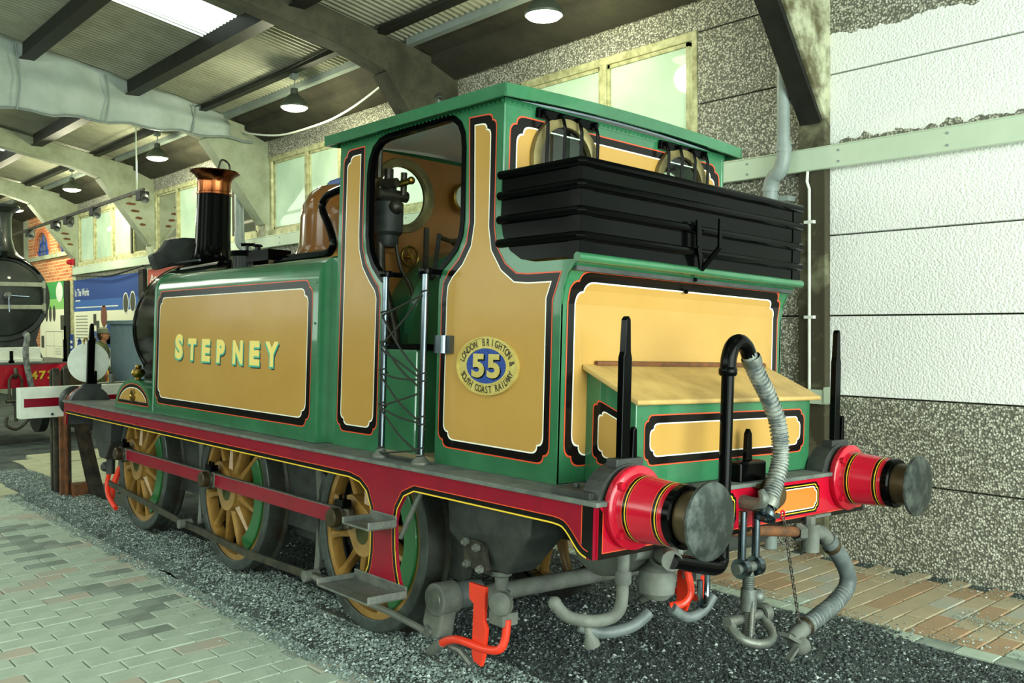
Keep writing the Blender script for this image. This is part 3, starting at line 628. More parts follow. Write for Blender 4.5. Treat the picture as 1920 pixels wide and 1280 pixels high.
# ---- running plate, valances, frames, beams
P('footplate', MB().bb(-3.17, 3.865, -1.095, 1.095, 1.057, 1.077), 'footplate_grey', smooth=False, bevel=.004)
for s in (-1, 1): P('frame_plate', MB().prism([(-3.1, .80), (-2.6, .80), (-2.5, .42), (2.5, .42), (2.6, .80), (3.78, .88), (3.78, 1.06), (-3.1, 1.06)], lambda a, b, h: (a, s*(.61+h), b), .03), 'black_frame', smooth=False)
for a, b, c in ((-3.0, -2.6, .5), (.6, .9, .45), (3.2, 3.5, .8)): P('frame_stretcher', MB().bb(a, b, -.61, .61, c, 1.05), 'black_frame', smooth=False)
P('beam_backing', MB().bb(-3.14, -3.12, -1.05, 1.05, .845, 1.05), 'black_frame', smooth=False)  # black plate added to cover the red back of the front beam
P('ashpan', MB().prism([(.35, .95), (1.65, .95), (1.5, .28), (.5, .34)], lambda a, b, h: (a, -.55+h, b), 1.1), 'black_frame', smooth=False)
def ogee(x0, z0, x1, z1, n=8): return [(x0+(x1-x0)*t, z0+(z1-z0)*(t*t*(3-2*t))) for t in (i/n for i in range(n+1))]
for s in (-1, 1):
    fn = NEAR(1.062) if s < 0 else FARS(1.062)
    bot = [(-3.165, .845), (-3.105, .845)]+[(-3.095, .90), (-3.085, .955)]+[(2.02, .955), (2.12, .94), (2.19, .90), (2.235, .82), (2.24, .75), (2.24, .60), (2.225, .52), (2.195, .465), (2.12, .435), (2.56, .435), (2.515, .49), (2.49, .56), (2.475, .65), (2.468, .78), (2.485, .85), (2.535, .92), (2.62, .955)]+[(3.60, .955)]+ogee(3.64, .952, 3.79, .85, 8)[:-1]+[(3.80, .845), (3.835, .845)]
    out = bot+[(3.835, 1.057), (-3.165, 1.057)]
    P('valance', MB().prism(out, fn, .018), 'claret', smooth=False)
    # black edge and yellow line follow the lower edge
    mb = MB(); low = bot[1:13]; low2 = bot[13:-1]
    def strip(pts, d0, d1):
        for (a, b), (c, d) in zip(pts, pts[1:]):
            e = Vector((c-a, d-b)); l = e.length
            if l < 1e-5: continue
        q = []
        for i, p in enumerate(pts):
            a = Vector(pts[max(i-1, 0)]); b = Vector(pts[min(i+1, len(pts)-1)]); t = (b-a).normalized(); nrm = Vector((-t.y, t.x)); q.append((Vector(p)+nrm*d0, Vector(p)+nrm*d1))
        vs = [fn(v.x, v.y, .0195) for pr in q for v in pr]; mb.add(vs, [(2*i, 2*i+2, 2*i+3, 2*i+1) for i in range(len(q)-1)])
    for pl in (low, low2):
        mb.cur = 0; strip(pl, .008, .030); mb.cur = 1; strip(pl, .001, .008); mb.cur = 2; strip(pl, .030, .0345)
    mb.cur = 0; mb.face([fn(3.775, .86, .0194), fn(3.834, .845, .0194), fn(3.834, 1.056, .0194), fn(3.775, 1.056, .0194)])
    mb.cur = 2; mb.face([fn(3.770, .90, .0196), fn(3.775, .90, .0196), fn(3.775, 1.056, .0196), fn(3.770, 1.056, .0196)])
    P('valance_lining', mb, ['lining_black', 'line_yellow', 'line_red'], smooth=False)
    mb = MB()
    for x in (-2.6, -1.95, -1.75, -1.2, .9, .5): mb.sph((x, s*1.083, 1.0), .009, 6)
    q = P('bolt_head', mb, 'claret'); q['kind'] = 'stuff'
    # steps with turned-up edges
    for z, x0, x1, y1, nm in ((.76, 2.235, 2.475, 1.25, 'upper_step'), (.425, 2.10, 2.58, 1.31, 'lower_step')):
        mb = MB(); y0, y1 = (-y1, -1.08) if s < 0 else (1.08, y1)
        mb.bb(x0, x1, y0, y1, z-.006, z+.006); yi = y1 if s < 0 else y0; yo = y0 if s < 0 else y1
        mb.bb(x0, x1, yi-.006, yi+.006, z, z+.055); mb.bb(x0-.006, x0+.006, y0, y1, z, z+.032); mb.bb(x1-.006, x1+.006, y0, y1, z, z+.038)
        P(nm, mb, 'worn_steel', smooth=False, bevel=.004)
    P('step_stay', MB().tube([(2.62, s*1.0, 1.02), (2.47, s*1.05, .70)], .014, 8), 'worn_steel')
for xb, d, nm in ((3.80, 1, 'buffer_beam'), (-3.165, -1, 'buffer_beam')):
    x0, x1 = (3.80, 3.845) if d > 0 else (-3.185, -3.14)
    b = P(nm, MB().bb(x0, x1, -1.06, 1.06, .845, 1.058), 'beam_red', smooth=False, bevel=.004)
    if d > 0:
        f = REAR(3.845)
        mb = MB(); R = path2d([(-1.06, .845, 's', 0), (1.06, .845, 's', 0), (1.06, 1.056, 's', 0), (-1.06, 1.056, 's', 0)]); I = path2d([(-1.06, .845, 's', 0), (1.06, .845, 's', 0), (1.06, 1.056, 's', 0), (-1.06, 1.056, 's', 0)], .022); I2 = path2d([(-1.06, .845, 's', 0), (1.06, .845, 's', 0), (1.06, 1.056, 's', 0), (-1.06, 1.056, 's', 0)], .0265)
        for c, (A, B) in enumerate(((R, I), (I, I2))):
            mb.cur = c; mb.add([f(*q, .001) for q in A]+[f(*q, .001) for q in B], [(j, (j+1) % 4, (j+1) % 4+4, j+4) for j in (0, 1, 3)])
        P('beam_lining', mb, ['lining_black', 'line_red'], b, smooth=False)
        for ya, yb in ((.13, .60), (-.60, -.13)):
            cr = [(ya, .882, 'n', .042), (yb, .882, 'n', .042), (yb, 1.038, 'n', .042), (ya, 1.038, 'n', .042)]
            loops = [path2d(cr, i) for i in (0, .010, .0145, .022, .027)]; mb = MB()
            for c in range(4):
                mb.cur = c; A, B = loops[c], loops[c+1]; n = len(A); mb.add([f(*q, .0015) for q in A]+[f(*q, .0015) for q in B], [(j, (j+1) % n, (j+1) % n+n, j+n) for j in range(n)])
            mb.cur = 4; mb.face([f(*q, .0015) for q in loops[4]]); P('beam_panel', mb, ['lining_black', 'line_yellow', 'lining_black', 'line_white', 'orange_panel'], b, smooth=False)
# ---- buffers
def buffer(x, y, d):
    e = empty('buffer', (x, y, 1.04), LOCO); A = (d, 0, 0)
    B = lambda nm, mb, m, **k: mb.build(nm, m, e, **k)
    B('stock', MB().lathe([(0, 0), (.168, 0), (.172, .008), (.172, .03), (.165, .036), (.142, .04), (.137, .05), (.124, .235), (.118, .262), (0, .262)], (0, 0, 0), A, 36), 'beam_red')
    mb = MB()
    for q in (.0,):
        for a in (.7, 2.44, 3.84, 5.58): mb.cyl((d*.03, math.cos(a)*.153, math.sin(a)*.153), (d*.056, math.cos(a)*.153, math.sin(a)*.153), .016, n=6)
    q_ = B('bolt', mb, 'beam_red', smooth=False); q_['kind'] = 'stuff'
    r_at = lambda h: .137+(h-.05)*(.124-.137)/.185+.0012
    mb = MB()
    for h0 in (.062, .205):
        for c, (a, b) in enumerate(((0, .004), (.004, .016), (.016, .021), (.021, .027), (.027, .031))):
            mb.cur = (0, 1, 2, 1, 0)[c]; mb.lathe([(r_at(h0+a), h0+a), (r_at(h0+b), h0+b)], (0, 0, 0), A, 36)
    B('lining_ring', mb, ['line_red', 'lining_black', 'line_yellow'])
    B('collar', MB().lathe([(.121, .25), (.127, .258), (.127, .285), (.12, .292), (.10, .292)], (0, 0, 0), A, 36), 'black_paint')
    B('ram', MB().lathe([(.104, .27), (.104, .33), (.098, .365), (.11, .378), (.12, .384)], (0, 0, 0), A, 32), 'rusty_ram')
    B('head', MB().lathe([(.05, .378), (.14, .379), (.150, .382), (.153, .389), (.150, .397), (.12, .402), (.06, .406), (0, .407)], (0, 0, 0), A, 40), 'buffer_face')
    return e
for y in (-.864, .864): buffer(3.845, y, 1); buffer(-3.185, y, -1)
# ---- lamp irons above the buffers
def lamp_iron(y, x, d):
    e = empty('lamp_iron', (x, y, 1.07), LOCO)
    mb = MB(); k_ = 1.25 if d > 0 else 1.5; pts = [(a_*k_, b_) for a_, b_ in [(-.022, 0), (.022, 0), (.022, .56), (.016, .585), (.011, .72), (0, .735), (-.011, .72), (-.016, .585), (-.022, .56)]]
    mb.prism(pts, lambda a, b, h: (-.016+h, a, b+.02), .032); mb.build('post', 'black_paint', e, smooth=False, bevel=.004)
    mb = MB(); mb.prism([(.03, .08), (.068, .08), (.062, .28), (.052, .295), (.04, .28)], lambda a, b, h: (-.012+h+d*.01, a, b), .024); mb.build('spike', 'black_paint', e, smooth=False, bevel=.004)
    ring = [(math.cos(PI*k/14)*.185, math.sin(PI*k/14)*.175-.03) for k in range(15)]+[(-.185, -.005), (.185, -.005)][:0]
    mb = MB(); mb.prism(ring, lambda a, b, h: (-.06+h, a, b), .10); mb.build('base_bracket', 'black_frame', e, smooth=False, bevel=.006)
    mb = MB(); mb.bb(-.03, .03, -.07, .10, .12, .165); mb.build('foot', 'black_frame', e, smooth=False, bevel=.006)
for y in (-.864, .84): lamp_iron(y, 3.79, 1); lamp_iron(y, -3.11, -1)
e = empty('centre_lamp_iron', (3.78, .03, 1.07), LOCO)
MB().bb(-.02, .05, -.11, .11, .0, .10).build('plate', 'black_paint', e, smooth=False, bevel=.012)
MB().prism([(-.025, .1), (.025, .1), (.018, .23), (0, .255), (-.018, .23)], lambda a, b, h: (h, a, b), .025).build('post', 'black_paint', e, smooth=False, bevel=.004)
for y in (-1.0, .98):
    mb = MB(); mb.bb(3.58, 3.80, y-.07, y+.07, 1.077, 1.105)
    for x in (3.66, 3.74): mb.cyl((x, y, 1.105), (x, y, 1.125), .014, n=6)
    P('lifting_bracket', mb, 'black_frame', smooth=False, bevel=.003)
# ---- wheels
RW, ZW = .575, .585
def wheel():
    w_ = empty('wheel', (0, 0, 0), LOCO)     # outer face towards -y at y = -0.78 (local 0)
    B = lambda nm, mb, m, **k: mb.build(nm, m, w_, **k)
    B('tyre', MB().lathe([(.50, .13), (.50, .0), (.508, -.004), (.565, -.002), (.572, .004)], (0, 0, 0), (0, 1, 0), 72), 'tyre_steel')
    B('tread', MB().lathe([(.572, .004), (.575, .02), (.572, .125), (.60, .135), (.603, .15), (.59, .165), (.50, .165)], (0, 0, 0), (0, 1, 0), 72), 'tread_steel')
    B('rim', MB().lathe([(.50, .10), (.50, .012), (.462, .014), (.455, .05), (.46, .09)], (0, 0, 0), (0, 1, 0), 64), 'spoke_tan')
    B('hub', MB().lathe([(0, -.045), (.10, -.045), (.135, -.035), (.15, -.01), (.155, .06), (.14, .11), (0, .11)], (0, 0, 0), (0, 1, 0), 40), 'spoke_tan')
    B('axle_end', MB().lathe([(0, -.05), (.068, -.05), (.074, -.044), (.074, -.04)], (0, 0, 0), (0, 1, 0), 28), 'wheel_green')
    cr = [( .10, -.02), (-.10, -.02)]
    mb = MB(); pts = []
    a0 = math.atan2(.11, -.135)
    for k in range(13): t = a0-PI/2+PI*k/12; pts.append((-.135+math.cos(t)*.095, .11+math.sin(t)*.095))
    for k in range(13): t = a0+PI/2+PI*k/12; pts.append((math.cos(t)*.14, math.sin(t)*.14))
    mb.prism(pts, lambda a, b, h: (a, -.05+h, b), .10); B('crank_boss', mb, 'spoke_tan', smooth=False, bevel=.012)
    for k in range(12):
        t = 2*PI*k/12+.2; d = Vector((math.cos(t), 0, math.sin(t))); sd = Vector((-math.sin(t), 0, math.cos(t))); mb = MB(); vs = []; n = 8; st = ((.10, .050, .075), (.16, .036, .066), (.24, .025, .055), (.36, .020, .040), (.43, .025, .036), (.475, .042, .034))
        for r, hw, hd in st:
            for j in range(n):
                a = 2*PI*j/n; vs.append(d*r+sd*(math.cos(a)*hw)+Vector((0, .045+.004*(r-.1)+math.sin(a)*hd, 0)))
        mb.add(vs, [(i*n+j, i*n+(j+1) % n, (i+1)*n+(j+1) % n, (i+1)*n+j) for i in range(len(st)-1) for j in range(n)]); B('spoke', mb, 'spoke_tan')
    mb = MB(); a1, a2 = -1.05, .62; pts = [(math.cos(a1+(a2-a1)*k/16)*.47, math.sin(a1+(a2-a1)*k/16)*.47) for k in range(17)]+[(math.cos(a2-(a2-a1)*k/16)*.355, math.sin(a2-(a2-a1)*k/16)*.355) for k in range(17)]
    mb.prism(pts, lambda a, b, h: (a, -.006+h, b), .08); B('balance_weight', mb, 'wheel_green', smooth=False, bevel=.006)
    return w_
w0 = wheel(); AX = (-1.89, -.06, 1.77)
for i, x in enumerate(AX):
    o = w0 if i == 0 else copy_tree(w0, LOCO); o.location = (x, -.78, ZW)
    o = copy_tree(w0, LOCO); o.location = (x, .78, ZW); o.rotation_euler = (0, 0, PI)
    P('axle', MB().cyl((x, -.7, ZW), (x, .7, ZW), .085, n=20), 'oily_steel')
# ---- coupling rods
PX, PZ = -.117, .083
for s in (-1, 1):
    for i in range(2):
        a, b = AX[i]+PX, AX[i+1]+PX; z = ZW+PZ
        r = empty('coupling_rod', ((a+b)/2, s*.90, z), LOCO); L = (b-a)/2
        MB().bb(-L+.10, L-.10, -.014, .014, -.048, .048).build('rod_bar', 'claret', r, smooth=False, bevel=.006)
        MB().bb(-L+.10, L-.10, -.0145, .0145, .044, .0505).build('rod_edge', 'worn_steel', r, smooth=False)
    for x in AX:
        e = empty('crank_pin', (x+PX, s*.90, ZW+PZ), LOCO)
        MB().lathe([(.0, -.05), (.075, -.05), (.078, .0), (.075, .03), (0, .03)], (0, 0, 0), (0, s, 0), 24).build('bush', 'oily_steel', e)
        MB().lathe([(.052, .02), (.056, .03), (.056, .072), (.048, .08), (0, .082)], (0, 0, 0), (0, s, 0), 24).build('end_cap', 'rusty_ram', e)
        MB().bb(-.09, .10, -.022, .022, -.06, .06).build('rod_end', 'oily_steel', e, smooth=False, bevel=.01)
        mb = MB(); mb.bb(-.035, .06, -.03, .03, .06, .105)
        for q in (-.015, .035): mb.cyl((q, 0, .105), (q, 0, .13), .011, n=8)
        mb.build('oil_box', 'black_paint', e, smooth=False, bevel=.006)
# ---- brake gear
for s in (-1,):
    P('brake_pull_rod', MB().beam((-2.48, s*.86, .345), (-.72, s*.86, .25), .018, .05).beam((-.72, s*.86, .25), (.35, s*.86, .215), .018, .05).beam((.35, s*.86, .215), (1.45, s*.86, .243), .018, .05), 'oily_steel', smooth=False)
    for x, z in ((-.72, .25), (1.25, .24)): P('brake_joint', MB().lathe([(0, -.05), (.035, -.05), (.035, .05), (0, .05)], (x, s*.86, z), (0, 1, 0), 14), 'dusty_grey')
    mb = MB(); mb.tube([(1.25, s*.86, .24), (1.7, s*.9, .235), (2.15, s*.86, .21), (2.45, s*.86, .19)], .018, 8); P('brake_rod_end', mb, 'dusty_grey')
    P('turnbuckle', MB().cyl((1.42, s*.87, .245), (1.72, s*.89, .235), .032, n=10), 'oily_steel')
for s in (-1, 1):
    for x in AX:
        mb = MB(); c = x-.63 if x > -1.5 else x-.66; mb.prism([(c-.06, .98), (c+.01, .98), (c+.05, .62), (c+.03, .25), (c-.04, .22), (c-.01, .60)], lambda a, b, h: (a, s*.74-.02+h, b), .05); P('brake_hanger', mb, 'dusty_grey', smooth=False, bevel=.01)
        mb = MB(); pts = [(x+math.cos(t)*.583, ZW+math.sin(t)*.583) for t in (2.7, 2.9, 3.14, 3.4, 3.6)]+[(x+math.cos(t)*.65, ZW+math.sin(t)*.65) for t in (3.6, 3.4, 3.14, 2.9, 2.7)]
        mb.prism(pts, lambda a, b, h: (a, s*.72-.04+h, b), .09); P('brake_block', mb, 'black_frame', smooth=False, bevel=.008)
P('brake_shaft', MB().cyl((2.57, -.66, .365), (2.6, .75, .345), .048, n=18), 'dusty_grey')
e = empty('brake_crank', (2.53, -.80, .37), LOCO)
MB().cyl((0, -.07, 0), (0, .06, 0), .085, n=22).build('crank_head', 'dusty_grey', e, bevel=.008)
MB().cyl((.0, .06, 0), (.01, .22, 0), .07, n=18).build('sleeve', 'rubber', e)
MB().prism([(-.08, .0), (.06, -.03), (.02, -.20), (-.07, -.22), (-.12, -.14)], lambda a, b, h: (a, -.055+h, b), .10).build('crank_arm', 'dusty_grey', e, smooth=False, bevel=.012)
MB().lathe([(0, -.075), (.05, -.075), (.055, -.06), (.03, -.06), (.0, -.085)], (0, 0, 0), (0, 1, 0), 20).build('pin_end', 'worn_steel', e)
MB().tube([(-.06, -.07, -.18), (-.05, .08, -.18)], .032, 12).tube([(-.02, -.02, -.215), (.12, .02, -.25), (.20, .03, -.30)], .02, 8).build('clevis', 'worn_steel', e)
# ---- rear sandbox, sand valve, guard iron
for s in (-1, 1):
    e = empty('sandbox', (2.9, s*.72, .75), LOCO); o = lambda nm, mb, m, **k: loc_build(mb, nm, m, e, **k)
    a, b = (-.86, -.60) if s < 0 else (.60, .86)
    mb = MB(); top = [(2.60, a, .96), (3.24, a, .96), (3.24, b, .96), (2.60, b, .96)]; mid = [(2.62, a, .74), (3.22, a, .80), (3.22, b, .80), (2.62, b, .74)]; bt = [(2.84, a+.05, .585), (3.02, a+.05, .585), (3.02, b-.02, .585), (2.84, b-.02, .585)]
    mb.add(top+mid+bt, [(0, 1, 2, 3), (11, 10, 9, 8)]+[(i+4*k, (i+1) % 4+4*k, (i+1) % 4+4*(k+1), i+4*(k+1)) for k in (0, 1) for i in range(4)]); o('hopper', mb, 'black_frame', smooth=False, bevel=.015)
    mb = MB(); mb.prism(path2d([(2.76, .60, 'r', .02), (2.95, .58, 'r', .02), (2.91, .73, 'r', .03), (2.76, .735, 'r', .02)]), lambda u, v, h: (u, s*(.845+h), v), .022); o('cover_plate', mb, 'oily_steel', smooth=False, bevel=.004)
    for x, z in ((2.785, .715), (2.87, .70), (2.80, .61), (2.90, .60)): o('nut', MB().lathe([(0, .865), (.021, .865), (.021, .885), (.012, .887), (.012, .90), (0, .90)], (x, 0, z), (0, s, 0), 6), 'dusty_grey', smooth=False)
    mb = MB(); mb.lathe([(.05, 0), (.05, -.02), (.035, -.03), (.03, -.09), (.045, -.10), (.045, -.13), (0, -.13)], (2.93, s*.76, .585), (0, 0, 1), 16); mb.sph((2.99, s*.80, .44), .05, 14, (1.1, 1, 1.2)); mb.lathe([(0, 0), (.055, 0), (.055, .03), (.03, .045), (0, .05)], (3.0, s*.82, .45), (.5, s*.8, .1), 16); mb.box((2.95, s*.76, .36), (.10, .10, .06)); o('sand_valve', mb, 'dusty_grey')
    o('sand_pipe', MB().tube([(2.99, s*.77, .36), (2.99, s*.78, .27), (2.97, s*.80, .215), (2.88, s*.82, .20), (2.72, s*.84, .205), (2.62, s*.84, .18), (2.55, s*.84, .14)], .021, 12, 5), 'vermilion')
    o('pipe_nozzle', MB().cyl((2.57, s*.84, .155), (2.48, s*.84, .09), .026, n=12).cyl((2.5, s*.84, .11), (2.45, s*.84, .075), .015, n=8), 'dusty_grey')
    mb = MB(); mb.prism([(2.75, .50), (2.88, .50), (2.88, .47), (2.875, .33), (2.895, .30), (2.88, .16), (2.86, .105), (2.80, .12), (2.785, .16), (2.79, .40), (2.755, .42)], lambda u, v, h: (u, s*(.80+h), v), .022)
    o('guard_iron', mb, 'vermilion', smooth=False, bevel=.004)
    e = empty('sandbox', (-2.7, s*.78, .75), LOCO); o = lambda nm, mb, m, **k: loc_build(mb, nm, m, e, **k)
    a, b = (-.88, -.64) if s < 0 else (.64, .88)
    o('hopper', MB().bb(-2.95, -2.45, a, b, .72, 1.05).prism([(-2.93, .72), (-2.47, .72), (-2.62, .55), (-2.78, .55)], lambda u, v, h: (u, a+.02+h, v), .20), 'black_frame', smooth=False, bevel=.012)
    o('sand_valve', MB().cyl((-2.7, s*.78, .56), (-2.7, s*.78, .40), .04, n=12).sph((-2.78, s*.80, .46), .05, 10), 'black_frame')
    o('sand_pipe', MB().tube([(-2.70, s*.79, .42), (-2.72, s*.80, .30), (-2.6, s*.82, .2), (-2.4, s*.82, .12)], .022, 10, 5), 'vermilion')
    o('guard_iron', MB().prism([(-2.52, .48), (-2.42, .52), (-2.60, .28), (-2.64, .16), (-2.72, .16), (-2.70, .30)], lambda u, v, h: (u, s*(.76+h), v), .022), 'vermilion', smooth=False)
# ---- boiler, smokebox, chimney, dome
P('boiler', MB().lathe([(.60, 0), (.60, 3.0)], (-1.5, 0, 1.80), (1, 0, 0), 48), 'ochre_paint')
e = empty('smokebox', (-2.0, 0, 1.80), LOCO)
MB().lathe([(0, -.66), (.60, -.66), (.635, -.655), (.64, -.63), (.64, .85)], (0, 0, 0), (1, 0, 0), 56).build('smokebox_wrapper', 'black_paint', e)
MB().lathe([(0, -.70), (.30, -.695), (.44, -.67), (.45, -.655)], (0, 0, 0), (1, 0, 0), 40).build('smokebox_door', 'black_paint', e)
MB().prism([(-.66, -.75), (-.56, -.75), (-.5, -.45), (-.6, -.1), (.6, -.1), (.5, -.45), (.56, -.75), (.66, -.75)] if False else [(-.60, -.74), (-.50, -.55), (-.55, -.25), (.55, -.25), (.50, -.55), (.60, -.74)], lambda a, b, h: (-.64+h, a, b), 1.4).build('saddle', 'black_paint', e, smooth=False)
MB().lathe([(.645, -.02), (.65, -.01), (.65, .01), (.645, .02)], (-.60, 0, 0), (1, 0, 0), 56).build('front_ring', 'black_paint', e)
MB().tube([(-.66, -.30, .62), (-.3, -.31, .62), (.1, -.31, .62)], .012, 8).build('handrail', 'bright_steel', e)
e = empty('chimney', (-2.34, 0, 2.40), LOCO)
MB().lathe([(.30, -.06), (.255, .0), (.205, .05), (.18, .12), (.168, .20), (.160, .68), (.158, .71), (0, .71)], (0, 0, 0), (0, 0, 1), 40).build('barrel', 'black_paint', e)
MB().lathe([(.158, .70), (.165, .705), (.165, .725), (.160, .73), (.160, .82), (.168, .86), (.19, .89), (.225, .912), (.236, .92), (.232, .932), (.20, .935), (.14, .925), (.13, .70)], (0, 0, 0), (0, 0, 1), 40).build('copper_cap', 'copper', e)
MB().tube([(.03, .13, .93), (.05, .12, 1.02), (.10, .02, 1.04), (.12, -.02, .93)], .010, 8, 4).build('lifting_loop', 'oily_steel', e)
e = empty('dome', (.02, 0, 2.35), LOCO)
MB().lathe([(.38, -.06), (.33, .02), (.305, .08), (.30, .30), (.285, .40), (.24, .49), (.17, .55), (.09, .575), (0, .58)], (0, 0, 0), (0, 0, 1), 44).build('dome_cover', 'dome_brown', e)
MB().prism([(-.13, 0), (.16, 0), (.17, .035), (.10, .06), (-.08, .05), (-.13, .03)], lambda a, b, h: (a, -.05+h, b+.57), .10).build('safety_valve_lever', 'blue_cap', e, smooth=False, bevel=.012)
# black cowl plate beside the chimney
def cowl(a, b, h): return (-2.78+h, a, b)
P('condenser_cowl', MB().prism([(-.47, 2.50), (-.42, 2.525), (-.385, 2.55), (-.345, 2.60), (-.31, 2.665), (-.16, 2.70), (-.02, 2.708), (.06, 2.70), (.06, 2.48), (-.10, 2.43), (-.235, 2.415), (-.33, 2.385), (-.41, 2.36), (-.435, 2.40), (-.455, 2.44)], cowl, .12), 'black_frame', smooth=False, bevel=.012)
# ---- side tanks
def tank_profile(y1, s): return [(s*y1, 1.08), (s*y1, 2.07)]+[(s*(y1-.15+math.cos(t)*.15), 2.07+math.sin(t)*.15) for t in (PI/2*k/8 for k in range(1, 9))]+[(s*.25, 2.235), (s*.25, 1.08)]
for s in (-1, 1):
    e = empty('side_tank', (0, s*.6, 1.08), LOCO); fn = NEAR(.955) if s < 0 else FARS(.955)
    o = lambda nm, mb, m, **k: loc_build(mb, nm, m, e, **k)
    o('tank_body', MB().prism(tank_profile(.955, s), lambda a, b, h: (-1.20+h, a, b), 2.61), 'green_paint')
    o('tank_back', MB().bb(1.40, 1.52, s*.25, s*.87, 1.08, 2.2), 'green_paint', smooth=False)
    o('front_bead', MB().tube([(-1.2, y, z) for y, z in tank_profile(.957, s)[:11]], .012, 8), 'green_paint')
    q = ring_panel('lined_panel', [(-1.165, 1.165, 'n', .10), (1.345, 1.165, 'n', .10), (1.345, 2.07, 'n', .10), (-1.165, 2.07, 'n', .10)], fn, e, band=.045); q.location = (0, -s*.6, -1.08)
    mb = MB(); xs = [(-.695, .17, .195, 1.63), (-.445, .17, .165, 1.613), (-.195, .165, .165, 1.61), (.06, .155, .165, 1.608), (.335, .18, .165, 1.606), (.59, .165, .165, 1.604), (.835, .21, .165, 1.602)]
    if s < 0:
        for (x, w_, h_, z), ch in zip(xs, 'STEPNEY'):
            mb = MB()
            for c, (dx, dz, hh) in enumerate(((.020, -.020, .0020), (.010, -.010, .0026), (0, 0, .0032))):
                mb.cur = c
                add_text(mb, ch, fn, x+dx, z+dz, w_*.88, h_, hh, bold=.06)
                if c == 1: add_text(mb, ch, fn, x-.012, z-.012, w_*.88, h_, .0024, bold=.06)
            o('name_letter', mb, ['letter_shadow', 'letter_teal', 'letter_cream'], smooth=False)
    yb = s*.62
    o('tank_filler', MB().lathe([(.135, 0), (.135, .10), (.155, .105), (.158, .13), (.15, .14), (0, .145)], (-.22, yb, 2.22), (0, 0, 1), 28).bb(-.10, .25, yb-.09, yb+.09, 2.27, 2.35), 'black_paint')
    o('filler_clamp', MB().cyl((-.28, yb, 2.36), (-.28, yb, 2.42), .012, n=8).cyl((-.30, yb-.04, 2.42), (-.25, yb+.05, 2.425), .012, n=8), 'black_paint')
    o('filler_knob', MB().lathe([(.0, 0), (.02, 0), (.02, .03), (.04, .035), (.03, .05), (0, .055)], (-.10, yb, 2.36), (0, 0, 1), 12), 'black_paint')
    o('tank_handrail', MB().tube([(-1.12, s*.78, 2.255), (-.40, s*.78, 2.265)], .022, 10), 'black_paint')
    o('vent_pipe', MB().tube([(.15, s*.60, 2.285), (.80, s*.58, 2.29), (.90, s*.58, 2.31), (.93, s*.58, 2.36), (.86, s*.58, 2.48), (.77, s*.58, 2.60), (.80, s*.58, 2.66), (.95, s*.60, 2.69), (1.5, s*.62, 2.73)], .027, 10, 4), 'black_paint')
    mb = MB()
    for x in (1.38, ): 
        for z in (1.2, 1.5, 1.8, 2.05): mb.sph((x, s*.957, z), .008, 6)
    for x in (-1.18,):
        for z in (1.15, 1.6, 2.05): mb.sph((x, s*.957, z), .008, 6)
    q = o('rivet', mb, 'green_paint'); q['kind'] = 'stuff'
    # leading splasher with brass oil cup
    e2 = empty('splasher', (-1.62, s*.9, 1.08), LOCO); o2 = lambda nm, mb, m, **k: loc_build(mb, nm, m, e2, **k)
    fy = NEAR(.975) if s < 0 else FARS(.975); arc = [(-1.62+math.cos(PI*k/16)*.43, 1.077+math.sin(PI*k/16)*.265) for k in range(17)]
    o2('splasher_body', MB().prism(arc, (lambda a, b, h: (a, s*(.60+h), b)), .375), 'green_paint')
    c = [(-1.985, 1.125, 's', 0), (-1.245, 1.125, 's', 0)]+[(-1.615+math.cos(PI*k/12)*.36, 1.13+math.sin(PI*k/12)*.175, 's', 0) for k in range(1, 12)]
    q = ring_panel('lined_panel', c, fy, e2, band=.025, line=.006); q.location = -Vector(e2.location)
    o2('badge', MB().lathe([(.055, 0), (.055, .012), (.042, .014), (.040, .006), (0, .006)], (-1.60, s*.976, 1.205), (0, s, 0), 22), 'brass')
    o2('oil_cup', MB().lathe([(.03, 0), (.02, .015), (.045, .03), (.058, .055), (.045, .085), (.02, .10), (.028, .108), (.02, .125), (0, .128)], (-1.63, s*.93, 1.335), (0, 0, 1), 20), 'brass')
# ---- cab
def cab_outline():
    door = [(2.005, 1.078), (2.005, 1.99), (1.99, 2.03), (1.95, 2.06), (1.885, 2.12), (1.835, 2.20), (1.812, 2.30), (1.81, 2.45), (1.81, 2.66), (1.825, 2.74), (1.865, 2.81), (1.93, 2.85), (2.0, 2.862), (2.55, 2.872), (2.62, 2.86), (2.675, 2.82), (2.708, 2.76), (2.718, 2.68), (2.722, 2.32), (2.71, 2.235), (2.67, 2.165), (2.61, 2.115), (2.555, 2.075), (2.525, 2.03), (2.518, 1.97), (2.52, 1.078)]
    outer = [(3.42, 1.078), (3.42, 1.88), (3.432, 1.95), (3.46, 2.02), (3.50, 2.06), (3.53, 2.078), (3.25, 2.078), (3.15, 2.095), (3.07, 2.14), (3.015, 2.215), (2.995, 2.30), (2.995, 2.885), (1.505, 2.885), (1.505, 1.078)]
    return door, outer
door, outer = cab_outline()
